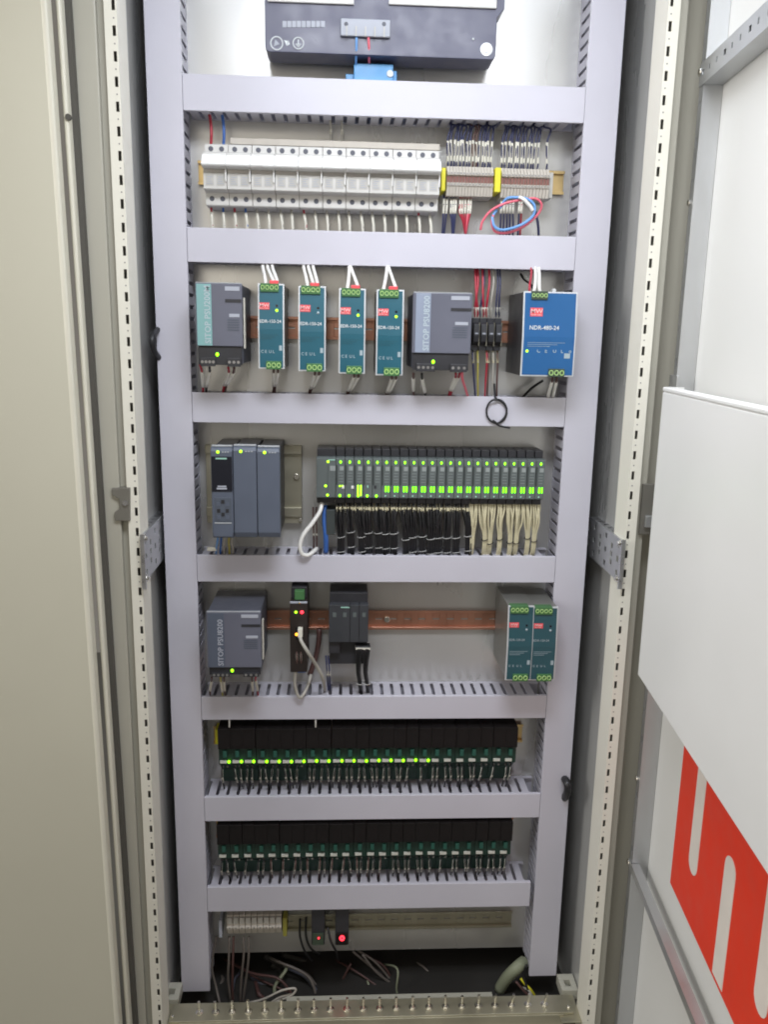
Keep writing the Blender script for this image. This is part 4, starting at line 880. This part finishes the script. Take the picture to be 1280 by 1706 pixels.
# ------------------------------------------------------------------ bottom compartment
YT = 0.016
xa = U(377, 1540, YT).x; xb = U(469, 1540, YT).x; n = 9; wd = (xb-xa)/n; z1 = U(420, 1529, YT).z; z0 = U(420, 1561, YT).z
tb = None
for i in range(n):
    if tb is None:
        tb = thing('grey_terminal', '', 'terminal', (xa+wd/2, YP-0.008, z0)); a, b = xa+0.0004, xa+wd-0.0004; h = z1-z0
        build('housing', MB().prism([(YP-0.009, z0), (YT+0.010, z0), (YT+0.002, z0+h*0.38), (YT, z0+h*0.42), (YT, z0+h*0.52), (YT+0.004, z0+h*0.55), (YT+0.008, z1), (YP-0.009, z1)], 'x', a, b), 'term_beige', tb, bevel=0.0004)
        build('marker', MB().box(a+0.001, b-0.001, YT+0.002, YT+0.006, z0+h*0.66, z0+h*0.95), 'abs_grey', tb)
        build('screw_hole', MB().cyl(((a+b)/2, YT-0.0003, z0+h*0.47), (0, 0.001, 0), 0.0016, 8), 'screw', tb); o = tb
    else: o = copy_tree(tb)
    o.location.x = xa+wd*(i+0.5); tag(o, 'grey terminal in the bottom compartment, %s from the left' % nth(i), 'terminal', 'grey terminals in the bottom compartment')
endplate(471, 478, 1530, 1560, 0.02, 'yellow green end stop beside the bottom terminals', 'yellow_shaded')
endplate(364, 370, 1534, 1562, 0.02, 'pale end stop left of the bottom terminals', 'letter_grey', 'bottom end stops')
for k, (px, lab, m) in enumerate(((530, 'small black device with a faint red lamp at the bottom', 'led_red'), (570, 'small black device with a bright red lamp at the bottom', 'led_red'))):
    Yd = 0.010; A = U(px-11, 1500, Yd); B = U(px+11, 1574, Yd)
    t = thing('socket_device', lab, 'device', ((A.x+B.x)/2, YP, B.z), 'small devices in the bottom compartment')
    build('housing', MB().box(A.x, B.x, Yd, YP-0.008, B.z, A.z), 'black_abs', t, bevel=0.001)
    build('face', MB().box(A.x+0.002, B.x-0.002, Yd-0.002, Yd-0.0002, B.z+0.001, B.z+0.026), 'conn_dark' if k == 0 else 'relay_black', t, bevel=0.0006)
    c = U(px+(0 if k else 1), 1563, Yd-0.003); R = 0.0052 if k else 0.0018
    if k:
        pts = [c+Vector((R*0.62*math.cos(q*math.pi/8), 0, R*0.75*math.sin(q*math.pi/8))) for q in range(16)]; build('lamp_ring', MB().tube(pts, 0.0018, 6, sub=1, closed=True), 'led_red', t, smooth=True)
    else: build('lamp', MB().ball(c, R), 'led_red', t, smooth=True)
def dark(p, r, m, lab, grp='cables in the dark bottom compartment'): wire(p, r, m, lab, 'cable', grp, sub=6, n=7)
cb = [([(382, 1560, 0.03), (381, 1600, 0.02), (380, 1630, 0.02), (384, 1668, 0.02)], 'wire_shaded'), ([(389, 1560, 0.03), (388, 1600, 0.02), (387, 1640, 0.02), (388, 1670, 0.02)], 'wire_brown'),
      ([(405, 1560, 0.03), (406, 1590, 0.02), (402, 1630, 0.02), (400, 1670, 0.02)], 'wire_shaded'), ([(414, 1560, 0.03), (414, 1595, 0.02), (410, 1630, 0.02), (404, 1672, 0.02)], 'wire_shaded'),
      ([(360, 1560, 0.04), (353, 1610, 0.03), (360, 1645, 0.02), (366, 1672, 0.0)], 'wire_shaded'),
      ([(500, 1530, 0.05), (500, 1560, 0.04), (508, 1585, 0.04), (520, 1600, 0.05)], 'wire_black'), ([(510, 1528, 0.05), (510, 1560, 0.04), (518, 1580, 0.04), (532, 1590, 0.05)], 'wire_black'),
      ([(546, 1545, 0.01), (552, 1570, 0.0), (560, 1585, 0.02), (564, 1600, 0.05)], 'wire_black'),
      ([(440, 1592, 0.10), (480, 1612, 0.10), (520, 1632, 0.10), (560, 1656, 0.08)], 'inside_shade'), ([(452, 1606, 0.10), (490, 1630, 0.10), (530, 1650, 0.08)], 'inside_shade'),
      ([(470, 1590, 0.12), (520, 1606, 0.12), (560, 1630, 0.11), (590, 1660, 0.09)], 'inside_shade'),
      ([(588, 1585, 0.07), (608, 1602, 0.07), (632, 1622, 0.07), (665, 1655, 0.06)], 'wire_shaded'), ([(596, 1583, 0.08), (622, 1600, 0.07), (645, 1625, 0.07), (662, 1652, 0.06)], 'wire_shaded'),
      ([(604, 1590, 0.06), (622, 1614, 0.06), (640, 1630, 0.06), (670, 1650, 0.06)], 'wire_shaded'), ([(610, 1592, 0.09), (640, 1610, 0.08), (656, 1640, 0.07)], 'wire_brown'),
      ([(560, 1660, 0.06), (572, 1630, 0.07), (585, 1605, 0.08)], 'wire_brown')]
for i, (p, m) in enumerate(cb): dark(p, 0.0022 if m != 'inside_shade' else 0.006, m, 'dim cable in the bottom compartment, %s from the left end' % nth(i))
rc = random.Random(5)
for i in range(38):
    x0 = rc.uniform(355, 700) if i < 22 else rc.uniform(355, 520); y0 = rc.uniform(1590, 1625); x1 = x0+rc.uniform(-40, 130); Y0 = rc.uniform(0.04, 0.16)
    dark([(x0, y0, Y0+0.05), ((x0*2+x1)/3+rc.uniform(-14, 14), y0+rc.uniform(8, 26), Y0), ((x0+x1*2)/3+rc.uniform(-14, 14), y0+rc.uniform(28, 48), Y0*0.7), (x1, 1668, 0.03)], rc.uniform(0.0016, 0.0042), rc.choice(['wire_shaded', 'wire_black', 'wire_shaded', 'psu_dark', 'wire_brown', 'cable_green', 'wire_shaded']), 'tangled dim cable on the cabinet floor, %s of the tangle' % nth(i), 'tangled cables on the cabinet floor')
dark([(410, 1672, 0.0), (440, 1664, -0.005), (470, 1650, -0.008), (492, 1647, -0.008), (486, 1658, -0.008), (462, 1668, -0.006), (450, 1672, -0.004), (465, 1662, -0.004), (486, 1656, 0.0)], 0.0020, 'term_beige', 'pale cable coiled at the foot of the terminals', None)
dark([(833, 1648, 0.03), (846, 1628, 0.02), (862, 1612, 0.015), (874, 1602, 0.03)], 0.011, 'cable_green', 'thick grey green cable sheath beside the right duct foot', None)
for k, (p, m) in enumerate([([(868, 1630, 0.01), (876, 1640, 0.005), (884, 1648, 0.0), (892, 1660, 0.0)], 'yellow'), ([(872, 1645, 0.01), (882, 1650, 0.0), (888, 1662, -0.004)], 'wire_grey'), ([(860, 1635, 0.01), (878, 1655, 0.0), (896, 1666, 0.0)], 'wire_brown'), ([(878, 1608, 0.01), (872, 1625, 0.01), (880, 1648, 0.0)], 'wire_black')]):
    dark(p, 0.0024, m, 'loose %s cable end beside the right duct foot' % ('yellow', 'grey', 'brown', 'black')[k], 'loose cable ends at the right duct foot')
# base frame and earth bar
zbar = U(640, 1694, -0.085).z
A = U(480, 1648, 0.0); B = U(816, 1672, -0.02)
zl = U(640, 1672, -0.03).z
build('base_channel', MB().box(U(478, 1660, 0).x, U(818, 1660, 0).x, -0.03, -0.008, zl-0.03, zl+0.0), 'base_light', cab, bevel=0.001)
build('base_floor', MB().box(-0.40, 0.41, -0.10, 0.30, zl-0.06, zl-0.034), 'inside_shade', cab)
build('base_front', MB().box(-0.42, 0.43, YF+0.004, YF+0.02, zl-0.20, zbar-0.045), 'beige_edge', cab, bevel=0.001)
bar0 = U(268, 1690, -0.085).x; bar1 = U(968, 1685, -0.085).x
t = thing('earth_bar', 'brass coloured earth bar with a row of upright bolts across the base', 'earth bar', (0, -0.07, zbar))
build('bar', MB().box(bar0+0.012, bar1-0.012, -0.085, -0.045, zbar-0.005, zbar), 'bar_brass', t, bevel=0.0008)
build('front_lip', MB().box(bar0+0.03, bar1-0.03, -0.0875, -0.0851, zbar-0.028, zbar-0.002), 'bar_brass', t, bevel=0.0008)
for k in range(22):
    px = 332+k*27.35; c = Vector((U(px, 1684, -0.066).x, -0.066, zbar)); tl = Vector((random.uniform(-1, 1)*0.0012+(0.003 if k > 18 else 0), random.uniform(-1, 1)*0.001, 0))
    mb = MB(); mb.cyl(c, (0, 0, 0.0032), 0.0052, 6); mb.cyl(c, Vector((0, 0, 0.022))+tl, 0.0023, 8); mb.cyl(c, (0, 0, 0.0010), 0.0068, 12)
    build('bolt', mb, 'bolt', t)
for px, lab in ((284, 'left'), (950, 'right')):
    c = U(px, 1688, -0.085); s = -1 if lab == 'left' else 1
    build('end_plate', MB().box(c.x-0.018, c.x+0.018, -0.10, -0.040, zbar-0.009, zbar-0.0055), 'bar_brass', t, bevel=0.0006)
    build('end_screw', MB().ball((c.x, -0.075, zbar+0.001), 0.003), 'bolt', t)
    x = c.x+s*0.012
    # corner block of the base frame with square hole
    mb = MB(); za = zbar+0.004; w0, w1 = (x-0.014, x+0.016)
    mb.box(w0, w1, -0.040, -0.030, za-0.02, za); mb.box(w0, w1, -0.014, 0.0, za-0.02, za); mb.box(w0, w0+0.009, -0.030, -0.014, za-0.02, za); mb.box(w1-0.010, w1, -0.030, -0.014, za-0.02, za); mb.box(w0+0.009, w1-0.010, -0.030, -0.014, za-0.02, za-0.012)
    build('corner_block', mb, 'base_light', cab, bevel=0.001)

# ------------------------------------------------------------------ left: neighbouring cabinet with its door closed
nb = thing('neighbour_cabinet', 'beige closed cabinet standing at the left, cut by the frame edge', 'cabinet', (-0.75, 0, -1.30))
Yn = -0.165
xd = U(134, 853, Yn).x-0.0045
LEAN = lambda mb: [setattr(v, 'x', v.x+(0.40-v.z)*0.0105) for v in mb.v] and mb
door = build('door', LEAN(MB().box(-1.20, xd, Yn, Yn+0.022, -1.27, 0.95)), 'beige_paint', nb, bevel=0.004, seg=4)
build('door_edge', LEAN(MB().box(xd-0.0075, xd+0.0006, Yn-0.0008, Yn+0.020, -1.27, 0.95)), 'beige_edge', door, bevel=0.003, seg=4)
xg = U(158, 853, Yn+0.03).x-0.0045
build('door_return', LEAN(MB().box(xd+0.004, xg, Yn+0.022, Yn+0.040, -1.27, 0.95)), 'beige_edge', door, bevel=0.006, seg=5)
build('seal_strip', LEAN(MB().box(xg-0.002, xg+0.006, Yn+0.038, Yn+0.060, -1.27, 0.95)), 'seal', nb)
xa = U(168, 853, YF).x; xb = U(200, 853, YF).x
build('frame_post', MB().box(xa-0.006, xb, YF+0.001, YF+0.06, -1.27, 0.95), 'post_side', nb, bevel=0.0015)
c = U(234, 372/2*1.0, -0.09)
c = U(117, 198, Yn+0.030); build('plug_hole', MB().cyl(c-Vector((0, 0.010, 0)), (0, 0.004, 0), 0.004, 10), 'seal', door)
build('seam', MB().box(xb+0.0003, XL-0.031-0.0003, YF+0.03, YF+0.05, -1.27, 0.95), 'dark_gap', cab)
c0 = U(203, 812, YF-0.002); c1 = U(218, 868, YF-0.002)
t = thing('joint_clip', 'dark grey joining clip across the seam left of the left post', 'clip', ((c0.x+c1.x)/2, YF, c1.z))
z = lambda f: c1.z+(c0.z-c1.z)*f; xm = (c0.x+c1.x)/2-0.0058
mb = MB(); mb.prism([(xm-0.012, z(0.02)), (xm+0.010, z(0)), (xm+0.012, z(1)), (xm-0.014, z(0.98)), (xm-0.014, z(0.78)), (xm-0.004, z(0.66)), (xm-0.004, z(0.38)), (xm-0.012, z(0.26))], 'y', YF-0.004, YF+0.0095)
build('clip_plate', mb, 'latch', t, bevel=0.001); build('clip_screw', MB().cyl((xm+0.005, YF-0.0045, z(0.55)), (0, -0.002, 0), 0.004, 10), 'zinc', t)
c0 = U(1072, 806, YF+0.006); c1 = U(1092, 890, YF+0.006)
t = thing('joint_clip', 'light grey joining clip right of the right post, beside the white pocket', 'clip', ((c0.x+c1.x)/2, YF, c1.z))
build('clip_plate', MB().box(c0.x, c1.x, YF+0.004, YF+0.0095, c1.z, c0.z), 'latch', t, bevel=0.001)
build('clip_knob', MB().box(c0.x+0.006, c1.x-0.002, YF-0.002, YF+0.0038, c1.z+0.012, c1.z+0.030), 'galv2', t, bevel=0.001)

# ------------------------------------------------------------------ right: open door, seen from inside
xo = XR+0.0165
build('hinge_gap', MB().box(xo+0.0145, xo+0.052, YF+0.042, YF+0.05, -1.27, 0.95), 'post_side', cab)
H = U(1157, 250, -0.125); H.z = 0
ang = math.radians(5.1); dv = Vector((-math.sin(ang), -math.cos(ang), 0)); nv = Vector((-math.cos(ang), math.sin(ang), 0))   # along the door towards the viewer; into the cabinet side
D = thing('cabinet_door', 'open right door showing its white inside with galvanised stiffening frame', 'door', (H.x, H.y, -1.30))
DM = Matrix(((dv.x, nv.x, 0, 0), (dv.y, nv.y, 0, 0), (0, 0, 1, 0), (0, 0, 0, 1)))
D.rotation_euler = (0, 0, math.atan2(dv.y, dv.x))       # local x = along the door; local y = -nv ... handled by sign below
sgy = 1 if (Matrix.Rotation(math.atan2(dv.y, dv.x), 3, 'Z') @ Vector((0, 1, 0))).dot(nv) > 0 else -1
def UD(px, py, off):               # photo pixel on the plane standing `off` proud of the door skin -> (s along door, z)
    d = ray(px, py); p0 = Vector((H.x, H.y, 0))+nv*(off-TUBE); k = (p0-CAM).dot(nv)/d.dot(nv); q = CAM+d*k; return (q-Vector((H.x, H.y, 0))).dot(dv), q.z
TUBE = 0.026                       # the hinge reference line is the front corner of the stiffening tube
def dbuild(name, mb, m, parent=None, bevel=0.0, seg=2):
    """mb coordinates are (s, off, z) in the door's own frame, off measured from the door skin"""
    for v in mb.v: v.y = sgy*(v.y-TUBE); v.z += 1.30
    o = build(name, mb, m, None, bevel=bevel, org=Vector((0, 0, 0)), seg=seg); o.parent = parent or D; o.location = (0, 0, 0); return o
dbuild('door_skin', MB().box(-0.012, 0.95, -0.002, 0.0, -1.26, 0.95), 'door_paint')
dbuild('door_fold', MB().box(-0.016, -0.012, -0.002, 0.016, -1.26, 0.95), 'door_paint', bevel=0.001)
# vertical stiffening tube with punched inner face
mb = MB(); hs = []; z = -1.20
i = 0
while z < 0.9: hs.append((z, z+0.011 if i % 2 == 0 else z+0.004)); z += 0.052 if i % 2 == 0 else 0.045; i += 1
TW = 0.016
pm = MB(); cols = [(0.006, 0.010, hs)]
# punched() lays plates in xz with thickness in y: here x = s, y = off
punched(pm, 0.0, TW, -1.24, 0.93, TUBE-0.0015, TUBE, cols)
dbuild('stiffener_face', pm, 'galv2')
dbuild('stiffener_side', MB().box(TW-0.0015, TW, 0.0006, TUBE-0.0015, -1.24, 0.93).box(0, 0.0015, 0.0006, TUBE-0.0015, -1.24, 0.93), 'galv2')
dbuild('stiffener_shade', MB().box(0.0015, TW-0.0015, 0.006, 0.010, -1.24, 0.93), 'dark_gap')  # added dark sheet stands for the shade inside the hollow tube
# cross rails
def cross(pt_top, pt_bot, name, holes, dep=0.026):
    s0, z1 = UD(*pt_top, TUBE+0.002); s1, z0 = UD(*pt_bot, TUBE+0.002); h = abs(z1-z0)
    pm = MB(); cols = [(0.012+k*0.026, 0.016+k*0.026 if k % 3 else 0.020+k*0.026, [(z0+h*0.42, z0+h*0.66)]) for k in range(30)] if holes else []
    punched(pm, 0.002, 0.93, z0, z1, TUBE+0.0005, TUBE+0.002, cols); dbuild('cross_rail', pm, 'galv2')
    dbuild('rail_underside', MB().box(TW+0.001, 0.93, TUBE+0.0006-dep, TUBE+0.0005, z0, z0+0.0015).box(TW+0.001, 0.93, TUBE+0.0006-dep, TUBE+0.0005, z1-0.0015, z1), 'galv2')
    dbuild('rail_shade', MB().box(TW+0.001, 0.93, TUBE-dep*0.6, TUBE-dep*0.45, z0+0.003, z1-0.003), 'dark_gap')  # added dark filler, painted as the shade within the hollow rail
    dbuild('bolt', MB().cyl((0.006, TUBE+0.0022, z0+h*0.62), (0, 0.0025, 0), 0.0052, 10), 'bolt', bevel=0.001)
cross((1167, 108), (1165, 146), 'upper', True)
cross((1053, 1441), (1053, 1456), 'lower', False, 0.012)
for px, py in ((1149, 338), (1060, 1293)):
    s, z = UD(px, py, TUBE+0.001); dbuild('bolt', MB().cyl((0.004, TUBE+0.0002, z), (0, 0.003, 0), 0.0045, 10), 'bolt', bevel=0.001)
s0, z1 = UD(1112, 626, TUBE+0.006); s1, z0 = UD(1160, 648, TUBE+0.006)
dbuild('pocket_bracket', MB().box(-0.004, 0.03, TUBE+0.0004, TUBE+0.004, z0-0.03, z1+0.002), 'galv2', bevel=0.0008)
# document pocket, a thick white tray hung on the frame
PO = 0.062
sA, zA_ = UD(1108, 645, PO); sB, zB_ = UD(1061, 1121, PO)
PK = thing('document_pocket', 'large white document pocket hung on the open door', 'pocket', (H.x, H.y, -1.30)); PK.rotation_euler = D.rotation_euler
s0 = (sA+sB)/2
dbuild('front_panel', MB().box(s0, s0+0.62, PO-0.004, PO, zB_, zA_-0.006).box(s0, s0+0.62, PO-0.014, PO+0.0005, zA_-0.006, zA_), 'pocket_white', PK, bevel=0.002, seg=3)
dbuild('back_panel', MB().box(s0, s0+0.62, TUBE+0.006, TUBE+0.008, zB_, zA_-0.006), 'pocket_white', PK)
dbuild('pocket_floor', MB().box(s0, s0+0.62, TUBE+0.008, PO-0.004, zB_, zB_+0.002), 'pocket_white', PK)
dbuild('pocket_end', MB().box(s0, s0+0.002, TUBE+0.008, PO-0.004, zB_+0.002, zA_), 'pocket_white', PK)
# red emblem on the door skin: red slab with rounded white slots
EM = thing('emblem', 'big red emblem with rounded white slots on the open door', 'emblem', (H.x, H.y, -1.30)); EM.rotation_euler = D.rotation_euler
E0 = 0.0004
def EP(px, py): return UD(px, py, E0)
outer = [EP(1141, 1250), EP(1118, 1470), EP(1225, 1706)]
sl, zl_ = outer[0]; s2, z2_ = outer[1]; s3, z3_ = outer[2]
se = s3+0.30
mb = MB(); mb.prism([(sl, z3_+0.62 if False else 0.02-0.62), (s2, z2_), (s3, z3_), (s3+0.25, z3_-0.25*(z2_-z3_)/(s3-s2)), (s3+0.25, -0.62+0.02)], 'z', 0, 1) if False else None
zt_ = zB_+0.10
slope = (z2_-z3_)/(s3-s2)
poly = [(sl, zt_), ((sl+s2)/2, z2_), (s3, z3_), (s3+0.10, z3_-0.10*slope), (s3+0.10, zt_)]
mb = MB(); mb.prism([(a, b) for a, b in poly], 'y', 0.0004, 0.0012); dbuild('red_field', mb, 'emblem_red', EM)
def slot(p_top, p_bot, round_top, round_bot, wpx):
    (sa, za), (sb, zb2) = EP(*p_top), EP(*p_bot); wd = wpx; s = (sa+sb)/2
    pts = []
    r = wd/2
    if round_top: pts += [(s+r*math.cos(q*math.pi/8), za-r+r*math.sin(q*math.pi/8)) for q in range(9)]
    else: pts += [(s+r, za), (s-r, za)]
    if round_bot: pts += [(s-r*math.cos(q*math.pi/8), zb2+r-r*math.sin(q*math.pi/8)) for q in range(9)]
    else: pts += [(s-r, zb2), (s+r, zb2)]
    mb = MB(); mb.prism(pts, 'y', 0.0013, 0.0020); dbuild('white_slot', mb, 'slot_white', EM)
def swid(xl, xr, y): return abs(EP(xr, y)[0]-EP(xl, y)[0])
slot((1173, 1270), (1157, 1459), False, True, swid(1150, 1162, 1430)*1.3)
slot((1222, 1430), (1197, 1635), True, False, swid(1199, 1214, 1560)*1.35)
slot((1300, 1420), (1270, 1694), False, True, swid(1263, 1284, 1660)*1.3)
